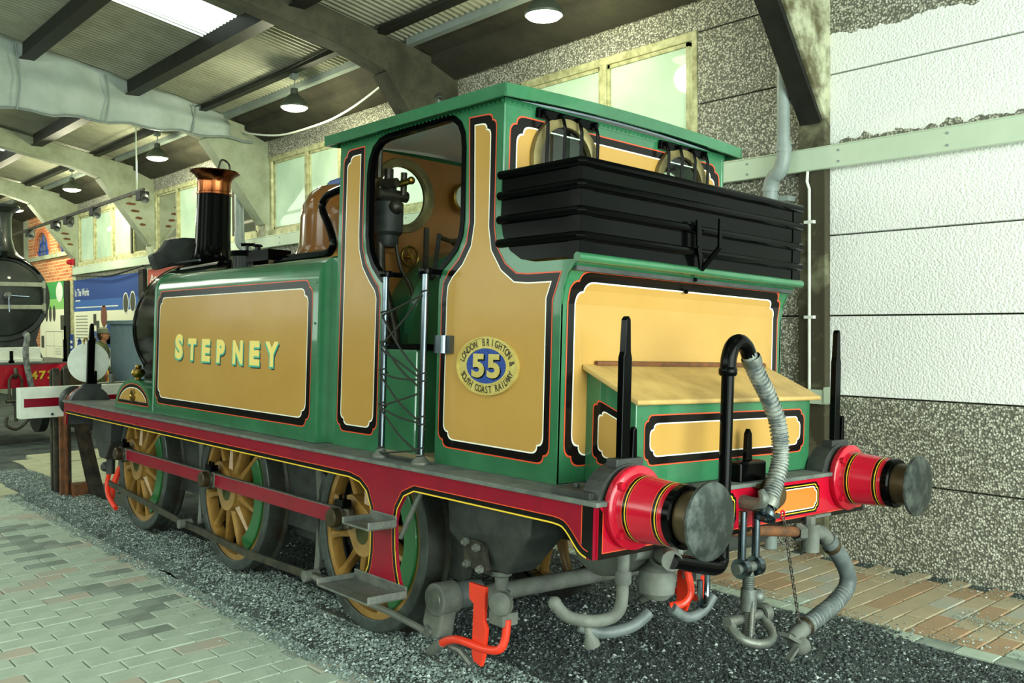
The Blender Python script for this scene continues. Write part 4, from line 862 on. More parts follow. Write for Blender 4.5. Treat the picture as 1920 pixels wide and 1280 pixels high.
for s in (-1, 1):
    fn = NEAR(.87) if s < 0 else FARS(.87); f2 = NEAR(.885) if s < 0 else FARS(.885)
    e = empty('cab_side', (2.4, s*.88, 1.08), LOCO); o = lambda nm, mb, m, **k: loc_build(mb, nm, m, e, **k)
    o('side_sheet', MB().prism(door+outer, fn, .015), 'green_paint', smooth=False)
    mb = MB(); d3 = [(1.0 and x, z) for x, z in door[2:24]]; cx, cz = 2.26, 2.45
    A = [f2(x, z, .006) for x, z in d3]; n = len(A)
    ins = []
    for i, (x, z) in enumerate(d3):
        a = Vector(d3[max(i-1, 0)]); b = Vector(d3[min(i+1, n-1)]); t = (b-a).normalized(); nrm = Vector((t.y, -t.x)); ins.append((x+nrm.x*.032, z+nrm.y*.032))
    for h0, h1 in ((.006, .006),):
        vs = [f2(x, z, .006) for x, z in d3]+[f2(x, z, .006) for x, z in ins]+[f2(x, z, -.03) for x, z in d3]+[f2(x, z, -.03) for x, z in ins]
        mb.add(vs, [(i, i+1, n+i+1, n+i) for i in range(n-1)]+[(i, 2*n+i, 2*n+i+1, i+1) for i in range(n-1)]+[(n+i, n+i+1, 3*n+i+1, 3*n+i) for i in range(n-1)])
    o('doorway_beading', mb, 'black_paint')
    pr = [(2.545, 1.165, 'n', .085), (3.375, 1.155, 'n', .085), (3.372, 1.90, 's', 0), (3.425, 2.028, 's', 0), (3.20, 2.028, 's', 0), (3.12, 2.035, 's', 0), (3.04, 2.085, 's', 0), (2.975, 2.17, 's', 0), (2.955, 2.27, 's', 0), (2.952, 2.82, 'n', .07), (2.735, 2.83, 's', 0), (2.755, 2.30, 's', 0), (2.735, 2.20, 's', 0), (2.68, 2.125, 's', 0), (2.60, 2.065, 's', 0), (2.555, 2.01, 's', 0), (2.545, 1.93, 's', 0)]
    q = ring_panel('lined_panel', pr, f2, e, band=.036); q.location = -Vector(e.location)
    pf = [(1.545, 1.165, 'n', .08), (1.978, 1.165, 'n', .08), (1.978, 1.95, 's', 0), (1.955, 2.01, 's', 0), (1.89, 2.07, 's', 0), (1.82, 2.15, 's', 0), (1.785, 2.24, 's', 0), (1.778, 2.32, 's', 0), (1.776, 2.83, 's', 0), (1.545, 2.83, 'n', .08)]
    q = ring_panel('lined_panel', pf, f2, e, band=.034); q.location = -Vector(e.location)
    mb = MB()
    for k in range(44): mb.sph((1.53+k*.034, s*.893, 2.868), .006, 6)
    mb.bb(1.505, 2.995, s*.885-.004, s*.885+.004, 2.855, 2.885)
    q = o('rivet_strip', mb, 'green_paint'); q['kind'] = 'stuff'
    for x in (2.17, 2.53):
        e3 = empty('cab_handrail', (x, s*.98, 1.077), LOCO)
        MB().tube([(0, 0, 0), (0, 0, .985)], .018, 12).build('rod', 'bright_steel', e3)
        MB().lathe([(.05, 0), (.05, .012), (.028, .03), (.019, .05)], n=16).build('foot_flange', 'worn_steel', e3)
        MB().lathe([(.035, .97), (.038, .985), (.035, 1.0), (0, 1.0)], n=16).tube([(0, 0, .985), (.0, -s*.10, .985)], .014, 8).build('top_bracket', 'black_paint', e3)
P('door_latch', MB().lathe([(.0, -.045), (.042, -.045), (.042, .045), (0, .045)], (2.585, -.905, 1.69), (0, 0, 1), 20).bb(2.585, 2.66, -.915, -.885, 1.645, 1.735), 'bright_steel')
# number plate
e = empty('number_plate', (2.935, -.886, 1.59), LOCO); f = lambda a, b, h: (a, -h, b)
ell = lambda a, b, n=56: [(math.cos(2*PI*k/n)*a, math.sin(2*PI*k/n)*b) for k in range(n)]
MB().prism(ell(.228, .142), f, .014).build('plate', 'plaque_gold', e, bevel=.004)
def ring2(a0, b0, a1, b1, h0, h1, n=56):
    A = ell(a0, b0, n); B_ = ell(a1, b1, n); mb = MB(); mb.add([f(*q, h0) for q in A]+[f(*q, h1) for q in A]+[f(*q, h1) for q in B_]+[f(*q, h0) for q in B_], [(i+n*k, (i+1) % n+n*k, (i+1) % n+n*(k+1), i+n*(k+1)) for k in range(3) for i in range(n)]); return mb
ring2(.228, .142, .220, .136, .012, .019).build('outer_rim', 'plaque_gold', e); ring2(.158, .091, .150, .085, .012, .019).build('inner_rim', 'plaque_gold', e)
MB().prism(ell(.152, .087), f, .0155).build('centre_field', 'plaque_blue', e, smooth=False)
mb = MB()
for q, x in enumerate((-.058, .058)):
    mb.cur = 1; add_text(mb, '5', f, x+.006, -.006, .098, .116, .0165, bold=.05); mb.cur = 0; add_text(mb, '5', f, x, 0, .098, .116, .0185, bold=.045)
mb.build('number', ['plaque_gold', 'lining_black'], e, smooth=False)
mb = MB()
def on_ellipse(txt, t0, t1, flip):
    n = len(txt)
    for i, ch in enumerate(txt):
        if ch == ' ': continue
        t = t0+(t1-t0)*(i+.5)/n; x, z = math.cos(t)*.189, math.sin(t)*.114; nx, nz = math.cos(t)/.189, math.sin(t)/.114; a = math.atan2(nz, nx)-PI/2+(PI if flip else 0)
        V, F, W, H = text_geo(ch, 1.0, .01); mb = MB(); add_text(mb, ch, f, x, z, min(.028, W*.036), .034, .016, a, bold=.01); mb.build('rim_letter', 'letter_shadow', e, smooth=False)
on_ellipse('LONDON BRIGHTON &', 2.98, .05, False); on_ellipse('SOUTH COAST RAILWAY', 3.45, 6.05, True)
# cab front and rear sheets with round windows
def keyhole(y0, y1, z0, z1, cy, cz, r, n=32):
    c = [(cy+math.cos(-PI/2-2*PI*k/n)*r, cz+math.sin(-PI/2-2*PI*k/n)*r) for k in range(n+1)]
    return [(y0, z0), (cy, z0)]+c+[(cy, z0), (y1, z0), (y1, z1), (y0, z1)]
def holed(mb, x0, t, y0, y1, z0, z1, cy, cz, r):
    n = 32; ang = [2*PI*k/n for k in range(n)]
    def edge(a):
        dx, dz = math.cos(a), math.sin(a); k = min(((y1-cy)/dx if dx > 0 else (y0-cy)/dx) if abs(dx) > 1e-6 else 1e9, ((z1-cz)/dz if dz > 0 else (z0-cz)/dz) if abs(dz) > 1e-6 else 1e9); return (cy+dx*k, cz+dz*k)
    cs = sorted(ang+[math.atan2(z-cz, y-cy) % (2*PI) for y in (y0, y1) for z in (z0, z1)]); m = len(cs)
    for x in (x0, x0+t):
        mb.add([(x, cy+math.cos(a)*r, cz+math.sin(a)*r) for a in cs]+[(x,)+edge(a) for a in cs], [(i, (i+1) % m, (i+1) % m+m, i+m) for i in range(m)])
    mb.add([(x, cy+math.cos(a)*r, cz+math.sin(a)*r) for x in (x0, x0+t) for a in cs], [(i, (i+1) % m, (i+1) % m+m, i+m) for i in range(m)])
def round_window(parent, x, cy, cz, r, d, bars):
    wd = empty('round_window', (x, cy, cz), parent)
    MB().lathe([(r-.012, -.012), (r-.012, .02), (r+.005, .026), (r+.038, .022), (r+.042, .0)], (0, 0, 0), (d, 0, 0), 44).build('window_ring', 'dull_brass', wd)
    MB().lathe([(r-.012, -.03), (r+.035, -.03), (r+.035, -.015)], (0, 0, 0), (d, 0, 0), 44).build('inner_ring', 'dull_brass', wd)
    MB().lathe([(0, 0), (r, 0)], (0, 0, 0), (d, 0, 0), 44).build('glass', 'clear_glass', wd, smooth=False)
e = empty('cab_front', (1.51, 0, 1.08), LOCO)
mb = MB()
for s in (-1, 1):
    y0, y1 = (-.87, 0) if s < 0 else (0, .87); holed(mb, 1.51, .014, y0, y1, 2.25, 2.88, s*.445, 2.625, .195)
mb.bb(1.51, 1.524, -.87, .87, 1.08, 2.26); loc_build(mb, 'front_sheet', 'cab_tan', e, smooth=False)
for s in (-1, 1): round_window(e, 0.014, s*.445, 2.625-1.08, .195, 1, False)
e = empty('cab_rear', (2.99, 0, 2.07), LOCO)
mb = MB()
for s in (-1, 1):
    y0, y1 = (-.872, 0) if s < 0 else (0, .872); holed(mb, 2.985, .012, y0, y1, 2.07, 2.885, s*.47, 2.62, .198)
mb.bb(2.975, 2.985, -.872, .872, 1.08, 2.07)
loc_build(mb, 'rear_sheet', 'ochre_paint', e, smooth=False)
for s in (-1, 1): loc_build(MB().bb(2.96, 3.0, s*.8835, s*.86, 1.08, 2.883), 'corner_angle', 'green_paint', e, smooth=False, bevel=.008)
f = REAR(2.997); cr = [(-.845, 2.07, 's', 0), (.845, 2.07, 's', 0), (.845, 2.815, 'n', .095), (-.845, 2.815, 'n', .095)]
loops = [path2d(cr, i) for i in (0, .0065, .045, .052)]; n = len(loops[0])
ob = [(-.885, 2.07), (.885, 2.07)]+[(.885, 2.885)]*13+[(-.885, 2.885)]*13; loops = [ob]+loops; mb = MB()
for c in range(4):
    mb.cur = c; A, B_ = loops[c], loops[c+1]; mb.add([f(*q, .0015) for q in A]+[f(*q, .0015) for q in B_], [(j, (j+1) % n, (j+1) % n+n, j+n) for j in range(1, n)])
q = mb.build('lined_border', ['green_paint', 'line_red', 'lining_black', 'line_white'], e, smooth=False); q.location = -Vector(e.location)
for s in (-1, 1):
    round_window(e, .012, s*.47, 2.62-2.07, .198, 1, True)
    loc_build(MB().bb(3.0, 3.025, s*.47-.21, s*.47+.22, 2.822, 2.872), 'bar_plate', 'black_paint', e, smooth=False, bevel=.004)
    for y in (-.18, -.06, .06, .18):
        loc_build(MB().tube([(3.03, s*.47+y, 2.855), (3.045, s*.47+y, 2.835), (3.05, s*.47+y+.01, 2.79), (3.05, s*.47+y+.005, 2.40)], .009, 8).sph((3.035, s*.47+y, 2.852), .014, 8), 'window_bar', 'black_paint', e)
mb = MB()
for k in range(52): mb.sph((3.003, -.87+k*.0341, 2.868), .006, 6)
mb.bb(2.995, 3.003, -.885, .885, 2.855, 2.885); q = loc_build(mb, 'rivet_strip', 'green_paint', e); q['kind'] = 'stuff'
# roof
def roofmesh(x0, x1, yw, z, camber, t, m, nm):
    mb = MB(); n = 16; vs = []
    for x in (x0, x1):
        for k in range(n+1):
            y = -yw+2*yw*k/n; c = camber*(1-(y/yw)**2)
            vs += [(x, y, z+c), (x, y, z+c+t)]
    M_ = 2*(n+1); fs = []
    for k in range(n):
        a = 2*k; fs += [(a, a+2, a+2+M_, a+M_), (a+1, a+1+M_, a+3+M_, a+3), (a, a+1, a+3, a+2), (a+M_, a+2+M_, a+3+M_, a+1+M_)]
    fs += [(0, M_, M_+1, 1), (2*n, 2*n+1, M_+2*n+1, M_+2*n)]
    return P(nm, mb.add(vs, fs), m)
roofmesh(1.44, 3.07, .945, 2.895, .03, .02, 'green_paint', 'cab_roof')
roofmesh(1.525, 2.985, .868, 2.875, .032, .01, 'cab_ceiling', 'roof_lining')
mb = MB(); mb.bb(1.43, 3.08, -.955, -.94, 2.865, 2.925); mb.bb(1.43, 3.08, .94, .955, 2.865, 2.925)
n = 16
for x0, x1 in ((1.43, 1.445), (3.065, 3.08)):
    for k in range(n):
        y0 = -.955+1.91*k/n; y1 = -.955+1.91*(k+1)/n; c0 = .028*(1-(y0/.955)**2); c1 = .028*(1-(y1/.955)**2)
        mb.add([(x, y, zz+c) for x in (x0, x1) for y, c in ((y0, c0), (y1, c1)) for zz in (2.865, 2.925)], [(0, 1, 3, 2), (4, 6, 7, 5), (1, 5, 7, 3), (0, 2, 6, 4)])
P('roof_fascia', mb, 'green_paint', smooth=False)
# ---- bunker
def flare(z):
    pr = [(1.0, 3.42), (1.88, 3.42), (1.95, 3.432), (2.02, 3.46), (2.06, 3.50), (2.08, 3.53)]
    for (a, x), (b, y) in zip(pr, pr[1:]):
        if z <= b: return x+(y-x)*(z-a)/(b-a)
    return 3.53
e = empty('bunker', (3.2, 0, 1.08), LOCO); o = lambda nm, mb, m, **k: loc_build(mb, nm, m, e, **k)
prof = [(flare(z), z) for z in (1.08, 1.88, 1.915, 1.95, 1.985, 2.02, 2.04, 2.06, 2.078)]; ins = [(x-.012, z) for x, z in prof[::-1]]
o('rear_sheet', MB().prism(prof+ins, lambda a, b, h: (a, -.880+h, b), 1.76), 'green_paint')
o('top_bead', MB().tube([(3.53, -.90, 2.085), (3.53, .90, 2.085)], .021, 14), 'green_paint')
o('bunker_floor', MB().bb(3.0, 3.5, -.87, .87, 2.03, 2.05), 'black_frame', smooth=False)
lp = ring_panel('lined_panel', [(-.845, 1.15, 'n', .10), (.845, 1.15, 'n', .10), (.845, 2.035, 'n', .10), (-.845, 2.035, 'n', .10)], REAR(3.42), e, band=.040); lp.location = -Vector(e.location)
bm = bmesh.new(); bm.from_mesh(lp.data)
for z in (1.885, 1.915, 1.95, 1.985, 2.01): bmesh.ops.bisect_plane(bm, geom=bm.verts[:]+bm.edges[:]+bm.faces[:], plane_co=(0, 0, z), plane_no=(0, 0, 1))
for v in bm.verts: v.co.x += flare(v.co.z)-3.42
bm.to_mesh(lp.data); bm.free()
# coal rails
e = empty('coal_rail_box', (3.26, 0, 2.08), LOCO); o = lambda nm, mb, m, **k: loc_build(mb, nm, m, e, **k)
for s in (-1, 1): o('side_plate', MB().bb(2.996, 3.525, s*.883-.004 if s > 0 else -.883, s*.883+.004 if s > 0 else -.873, 2.09, 2.50), 'black_paint', smooth=False)
o('rear_plate', MB().bb(3.515, 3.527, -.883, .883, 2.08, 2.50), 'black_paint', smooth=False)
for s in (-1, 1): o('corner_strip', MB().bb(3.46, 3.531, s*.886-.004, s*.886+.004, 2.08, 2.5).bb(3.525, 3.532, s*.885, s*.81, 2.08, 2.5), 'black_paint', smooth=False)
for z in (2.505, 2.405, 2.29, 2.178):
    o('coal_rail', MB().tube([(2.99, -.89, z), (3.53, -.89, z), (3.537, -.88, z), (3.537, .88, z), (3.53, .89, z), (2.99, .89, z)], .0205, 10), 'black_paint')
o('lamp_bracket', MB().beam((3.57, -.10, 2.33), (3.57, -.095, 2.20), .035, .012, (1, 0, 0)).beam((3.61, .02, 2.345), (3.61, .02, 2.20), .022, .012, (1, 0, 0)).beam((3.61, .02, 2.205), (3.555, -.05, 2.09), .022, .012, (1, 0, 0)).beam((3.57, -.095, 2.20), (3.555, -.05, 2.10), .03, .012, (1, 0, 0)), 'black_paint', smooth=False)
for b_ in ((3.505, -.03, 2.045), (3.465, -.05, 1.985)): P('bunker_bolt', MB().sph(b_, .012, 8), 'black_paint')
# ---- tool box
e = empty('tool_box', (3.57, 0, 1.08), LOCO); o = lambda nm, mb, m, **k: loc_build(mb, nm, m, e, **k)
gab = [(3.42, 1.08), (3.72, 1.08), (3.72, 1.452), (3.42, 1.585)]
o('box_body', MB().prism(gab, lambda a, b, h: (a, -.705+h, b), 1.41), 'green_paint', smooth=False, bevel=.004)
sl = (1.60-1.455)/.33
o('lid', MB().prism([(3.425, 1.590), (3.755, 1.445), (3.765, 1.452), (3.762, 1.468), (3.425, 1.615)], lambda a, b, h: (a, -.742+h, b), 1.484), 'ochre_dull', smooth=False, bevel=.006)
o('lid_flap', MB().tube([(3.435, -.66, 1.618), (3.437, .70, 1.622)], .013, 8), 'rust')
for nm, cs, fn in (('lined_panel', [(-.65, 1.175, 'n', .058), (.65, 1.175, 'n', .058), (.65, 1.402, 'n', .058), (-.65, 1.402, 'n', .058)], REAR(3.72)),):
    q = ring_panel(nm, cs, fn, e, band=.033, line=.0055); q.location = -Vector(e.location)
for s in (-1, 1):
    q = ring_panel('lined_panel', [(3.465, 1.165, 'n', .06), (3.69, 1.165, 'n', .06), (3.69, 1.385, 'n', .055), (3.465, 1.47, 'n', .055)], NEAR(.705) if s < 0 else FARS(.705), e, band=.028, line=.005); q.location = -Vector(e.location)
# ---- vacuum standpipe and hose
e = empty('vacuum_pipe', (3.9, -.25, .7), LOCO); o = lambda nm, mb, m, **k: loc_build(mb, nm, m, e, **k)
o('standpipe', MB().tube([(3.90, -.66, .80), (3.90, -.42, .745), (3.90, -.345, .735), (3.90, -.312, .76), (3.90, -.305, .84), (3.90, -.296, 1.60)], [.033, .036, .036, .034, .029, .029], 14, 4), 'black_paint')
o('union', MB().lathe([(.036, -.02), (.042, -.01), (.042, .01), (.036, .02)], (3.9, -.296, 1.60), (0, 0, 1), 16), 'black_paint')
o('swan_neck', MB().tube([(3.90, -.296, 1.60), (3.90, -.292, 1.66), (3.90, -.265, 1.715), (3.90, -.215, 1.735), (3.90, -.165, 1.715), (3.90, -.135, 1.675)], .036, 14, 5), 'black_paint')
hp = [(3.90, -.14, 1.685), (3.905, -.085, 1.60), (3.91, .0, 1.50), (3.92, .075, 1.38), (3.93, .095, 1.27), (3.935, .085, 1.17), (3.94, .04, 1.08), (3.945, -.01, 1.01), (3.95, -.04, .965)]
mbs = MB(); mbs.tube(hp, .036, 14, 10); o('hose', mbs, 'hose_light')
Q = []
for i in range(len(hp)-1):
    for k in range(6): t = k/6; Q.append(Vector(hp[i])*(1-t)+Vector(hp[i+1])*t)
mb = MB()
for i in range(3, len(Q)-3):
    d = (Q[i+1]-Q[i-1]).normalized(); mb.lathe([(.034, -.006), (.0425, -.003), (.0425, .003), (.034, .006)], Q[i], d, 14)
q = o('hose_rib', mb, 'hose_light'); q['kind'] = 'stuff'
o('hose_clamp', MB().lathe([(.045, -.02), (.047, 0), (.045, .02)], (3.902, -.115, 1.65), (.02, .55, -.83), 16), 'worn_steel')
o('hose_clamp', MB().lathe([(.046, -.025), (.05, 0), (.046, .02)], (3.946, -.02, .995), (0, -.5, -.85), 16), 'worn_steel')
o('coupling_head', MB().lathe([(.03, -.03), (.04, 0), (.055, .02), (.055, .04), (.03, .05), (0, .05)], (3.95, -.045, .965), (.1, -.6, -.8), 18).bb(3.92, 3.98, -.10, .03, .925, .945), 'bright_steel')
P('hose_dummy', MB().lathe([(.03, 0), (.045, .0), (.08, .02), (.085, .05), (.05, .09), (0, .095)], (3.845, .10, 1.015), (1, 0, 0), 22).beam((3.86, .0, 1.06), (3.86, .1, 1.05), .04, .02), 'rusty_ram')
# ---- drawhook and screw coupling
e = empty('screw_coupling', (3.9, -.09, .7), LOCO); o = lambda nm, mb, m, **k: loc_build(mb, nm, m, e, **k)
o('drawhook', MB().tube([(3.84, -.08, .99), (3.93, -.085, .99), (3.965, -.09, 1.02), (3.95, -.09, 1.06)], [.035, .032, .026, .015], 10, 4), 'worn_steel')
for y in (-.155, -.045): o('link_arm', MB().tube([(3.90, y, .96), (3.90, y, .74)], .019, 12).lathe([(0, -.018), (.046, -.018), (.046, .018), (0, .018)], (3.90, y, .700), (0, 1, 0), 20), 'bright_steel')
o('trunnion', MB().cyl((3.90, -.20, .70), (3.90, 0, .70), .024, n=14), 'worn_steel')
mb = MB(); mb.cyl((3.90, -.10, .68), (3.90, -.085, .39), .025, n=14)
for k in range(26): mb.lathe([(.025, 0), (.030, .003), (.025, .006)], (3.90, -.10+k*.0006, .665-k*.0105), (0, 0, -1), 12)
o('screw', mb, 'worn_steel')
o('tommy_bar', MB().lathe([(.036, -.05), (.038, 0), (.036, .05)], (3.90, -.093, .55), (0, 0, 1), 14).cyl((3.93, -.105, .55), (3.93, -.12, .36), .010, n=8).sph((3.905, -.03, .555), .035, 12), 'worn_steel')
o('shackle', MB().tube([(3.87, -.19, .46), (3.90, -.205, .425), (3.95, -.20, .395), (3.985, -.14, .375), (3.99, -.07, .37), (3.97, .0, .378), (3.93, .04, .405), (3.88, .05, .45)], .021, 12, 5).cyl((3.875, -.22, .46), (3.875, .085, .455), .024, n=12).lathe([(.03, 0), (.045, .0), (.045, .05), (.03, .05)], (3.875, .04, .455), (0, 1, 0), 14), 'worn_steel')
# ---- steam heating pipe and hose, with chain
e = empty('heating_hose', (3.87, .5, .7), LOCO); o = lambda nm, mb, m, **k: loc_build(mb, nm, m, e, **k)
o('rusty_pipe', MB().tube([(3.78, -.25, .86), (3.84, .1, .835), (3.86, .40, .80)], .026, 12), 'rust')
o('valve_body', MB().lathe([(.034, 0), (.045, .01), (.045, .05), (.03, .06)], (3.86, .36, .80), (0, 1, -.05), 6).cyl((3.86, .50, .83), (3.86, .50, .69), .045, n=16).cyl((3.86, .49, .83), (3.86, .49, .87), .03, n=8).tube([(3.86, .48, .79), (3.86, .60, .775), (3.865, .66, .73)], .038, 12, 4).bb(3.85, 3.87, .50, .68, .855, .87), 'dusty_grey')
h2 = [(3.865, .655, .735), (3.87, .745, .66), (3.87, .835, .57), (3.87, .872, .50), (3.87, .84, .44), (3.87, .72, .385), (3.87, .56, .345), (3.87, .43, .315)]
o('hose', MB().tube(h2, .044, 14, 8), 'rubber')
mb = MB()
for a, b in zip(h2[4:], h2[5:]):
    for k in range(5): t = k/5; p = Vector(a)*(1-t)+Vector(b)*t; mb.lathe([(.0445, -.003), (.0462, 0), (.0445, .003)], p, Vector(b)-Vector(a), 14)
q = o('hose_band', mb, 'hose_light'); q['kind'] = 'stuff'
o('hose_clamp', MB().lathe([(.046, -.015), (.05, 0), (.046, .015)], (3.867, .70, .695), (0, .76, -.64), 14), 'rusty_ram')
o('hose_clamp', MB().lathe([(.046, -.015), (.05, 0), (.046, .015)], (3.87, .45, .32), (0, -.9, -.25), 14), 'rusty_ram')
o('coupling_head', MB().cyl((3.87, .44, .318), (3.87, .33, .28), .042, .036, 14).sph((3.90, .36, .25), .05, 12, (1, 1.1, .9)).beam((3.90, .22, .33), (3.90, .34, .27), .05, .02).beam((3.90, .25, .20), (3.91, .34, .27), .03, .015), 'dusty_grey')
mb = MB(); a = Vector((3.855, .255, .885)); b = Vector((3.87, .40, .34))
for k in range(24):
    p = a+(b-a)*((k+.5)/24); d = (b-a).normalized(); s_ = Vector((1, 0, 0)) if k % 2 else Vector((0, .96, .28)); L = .0155
    mb.tube([p-d*L+s_*.0, p-d*L*.6+s_*.007, p+d*L*.6+s_*.007, p+d*L, p+d*L*.6-s_*.007, p-d*L*.6-s_*.007, p-d*L], .0032, 5)
o('safety_chain', mb, 'chain_steel'); o('chain_ring', MB().tube([(3.85, .255+math.cos(2*PI*k/10)*.016, .90+math.sin(2*PI*k/10)*.018) for k in range(11)], .005, 6), 'beam_red')
# ---- reservoir and pipework under the rear beam
e = empty('brake_reservoir', (3.5, -.4, .75), LOCO); o = lambda nm, mb, m, **k: loc_build(mb, nm, m, e, **k)
o('drum', MB().lathe([(0, 0), (.15, .0), (.185, .02), (.19, .06), (.19, 1.1), (.18, 1.15), (0, 1.17)], (3.55, -.75, .865), (0, 1, 0), 36), 'reservoir_grey')
o('drum_boss', MB().lathe([(0, -.03), (.05, -.03), (.055, 0), (.07, 0), (.07, -.012)], (3.60, -.75, .87), (0, 1, 0), 16), 'black_frame')
e = empty('drip_valve', (3.72, -.56, .6), LOCO); o = lambda nm, mb, m, **k: loc_build(mb, nm, m, e, **k)
o('pot', MB().lathe([(0, -.085), (.05, -.08), (.078, -.05), (.083, 0), (.078, .045), (.05, .07), (.04, .085), (.04, .13), (.055, .135), (.055, .16), (0, .16)], (3.74, -.56, .675), (0, 0, 1), 26), 'dusty_grey')
o('cross_pipe', MB().cyl((3.74, -.74, .82), (3.74, -.40, .81), .04, n=14).lathe([(.05, 0), (.065, .0), (.065, .03), (.05, .03), (.05, .05), (.065, .05), (.065, .08), (.05, .08)], (3.80, -.62, .81), (0, 1, -.05), 18).tube([(3.80, -.60, .81), (3.86, -.62, .80), (3.90, -.66, .80)], .045, 12), 'dusty_grey')
o('drop_pipe', MB().tube([(3.72, -.76, .84), (3.72, -.765, .72), (3.72, -.77, .60), (3.70, -.80, .545), (3.66, -.88, .53), (3.60, -.97, .55), (3.55, -1.0, .60)], .027, 12, 5).sph((3.55, -1.0, .60), .03, 12).lathe([(.03, 0), (.036, .01), (.036, .05), (.03, .06)], (3.72, -.762, .74), (0, 0, -1), 12), 'dusty_grey')
mbh = MB(); hh = [(3.60, -.90, .50), (3.66, -.82, .47), (3.72, -.70, .49), (3.75, -.62, .545)]; mbh.tube(hh, .026, 12, 6)
hh2 = [(3.78, -.50, .55), (3.80, -.42, .50), (3.82, -.33, .52), (3.83, -.27, .58)]; o('flexible_hose', mbh, 'rubber'); mbh = MB(); mbh.tube(hh2, .024, 12, 6); o('flexible_hose', mbh, 'rubber')
o('lead_cock', MB().lathe([(.012, 0), (.018, .02), (.018, .10), (.034, .13), (.034, .15), (0, .15)], (3.62, -.90, .56), (.2, .25, -1), 12), 'dusty_grey')
o('red_pipe', MB().tube([(3.80, -.43, .72), (3.81, -.41, .62), (3.80, -.44, .57), (3.76, -.49, .55)], .018, 10, 4), 'vermilion')
o('hook_rod', MB().tube([(3.84, -.33, .80), (3.84, -.33, .62), (3.85, -.35, .57), (3.86, -.39, .56), (3.87, -.42, .59), (3.87, -.425, .68)], .014, 10, 4), 'bright_steel')
# ---- cab interior
e = empty('firebox_backhead', (1.6, 0, 1.75), LOCO)
MB().lathe([(.56, -.1), (.56, .15), (.53, .19), (.0, .20)], (0, 0, 0), (1, 0, 0), 44).bb(-.09, .19, -.56, .56, -.67, 0).build('backhead', 'green_paint', e)
MB().lathe([(.0, .0), (.15, .0), (.17, .02), (.17, .04), (0, .045)], (.2, 0, -.1), (1, 0, 0), 24).build('fire_door', 'black_frame', e)
MB().tube([(.20, -.30, .12), (.23, .0, .2), (.2, .30, .12)], .018, 8, 4).build('regulator', 'bright_steel', e)
for s in (-1, 1):
    P('inner_splasher', MB().bb(1.53, 2.30, s*.86, s*.66, 1.08, 1.66), 'green_paint', smooth=False, bevel=.01)
    P('splasher_top', MB().bb(1.53, 2.33, s*.862, s*.64, 1.66, 1.69), 'black_paint', smooth=False)
P('cab_floor', MB().bb(1.52, 2.98, -.87, .87, 1.077, 1.10), 'cab_boards', smooth=False)
e = empty('pressure_gauge', (1.56, -.0, 2.66), LOCO)
MB().lathe([(0, 0), (.09, 0), (.10, .02), (.10, .05), (.085, .055), (.08, .045)], (0, 0, 0), (1, 0, 0), 30).build('case', 'brass', e); MB().lathe([(0, .043), (.082, .043)], (0, 0, 0), (1, 0, 0), 30).build('dial', 'white_paint', e)
e = empty('air_pump', (1.60, -.60, 2.3), LOCO)
MB().lathe([(0, .10), (.075, .10), (.095, .12), (.095, .30), (.07, .32), (.05, .33), (.05, .40), (.03, .43), (0, .43)], (0, 0, -.05), (0, 0, 1), 22).lathe([(0, -.02), (.06, -.02), (.07, .0), (.07, .10), (0, .10)], (0, 0, 0), (0, 0, 1), 18).build('pump_cylinder', 'black_frame', e)
MB().cyl((.02, -.10, .30), (.02, .12, .30), .035, n=14).cyl((.0, .0, .36), (0, 0, .46), .028, n=10).cyl((.06, .07, .30), (.06, .07, .44), .02, n=10).sph((.08, 0, .22), .05, 12).cyl((.02, -.06, .36), (.12, -.02, .36), .03, n=10).build('valve_gear', 'oily_steel', e)
MB().cyl((.08, .02, .36), (.14, .06, .38), .02, n=10).sph((.145, .065, .382), .025, 10).build('lubricator', 'brass', e)
MB().tube([(0, -.05, .0), (.02, -.05, -.2), (.05, .0, -.4), (.10, .02, -.62), (.10, .02, -1.0)], .03, 12, 4).tube([(.05, .03, .0), (.08, .05, -.15), (.14, .10, -.3), (.16, .10, -.6)], .012, 8, 4).tube([(-.02, -.06, .40), (-.02, -.06, .62)], .022, 8).build('steam_pipe', 'oily_steel', e)
e = empty('handwheel', (1.62, -.44, 2.235), LOCO)
MB().tube([(0, math.cos(2*PI*k/20)*.062, math.sin(2*PI*k/20)*.062) for k in range(21)], .009, 8).build('wheel_rim', 'brass', e)
mb = MB()
for k in range(6): mb.cyl((0, 0, 0), (0, math.cos(PI*k/3)*.06, math.sin(PI*k/3)*.06), .006, n=6)
mb.cyl((-.1, 0, 0), (.02, 0, 0), .015, n=10).build('wheel_spoke', 'brass', e)
e = empty('reversing_lever', (1.80, -.45, 2.0), LOCO)
MB().beam((0, 0, -.3), (0, 0, .40), .03, .018, (1, 0, 0)).build('lever', 'oily_steel', e, smooth=False); MB().beam((.06, .02, .10), (.09, .03, .36), .012, .03, (1, 0, 0)).cyl((.0, -.03, .12), (.0, .05, .12), .035, n=12).build('catch_handle', 'black_frame', e)
P('regulator_handle', MB().tube([(1.72, -.12, 2.36), (1.74, -.22, 2.345), (1.74, -.30, 2.36)], .015, 8).cyl((1.56, -.05, 2.36), (1.74, -.12, 2.36), .02, n=10), 'rusty_ram')
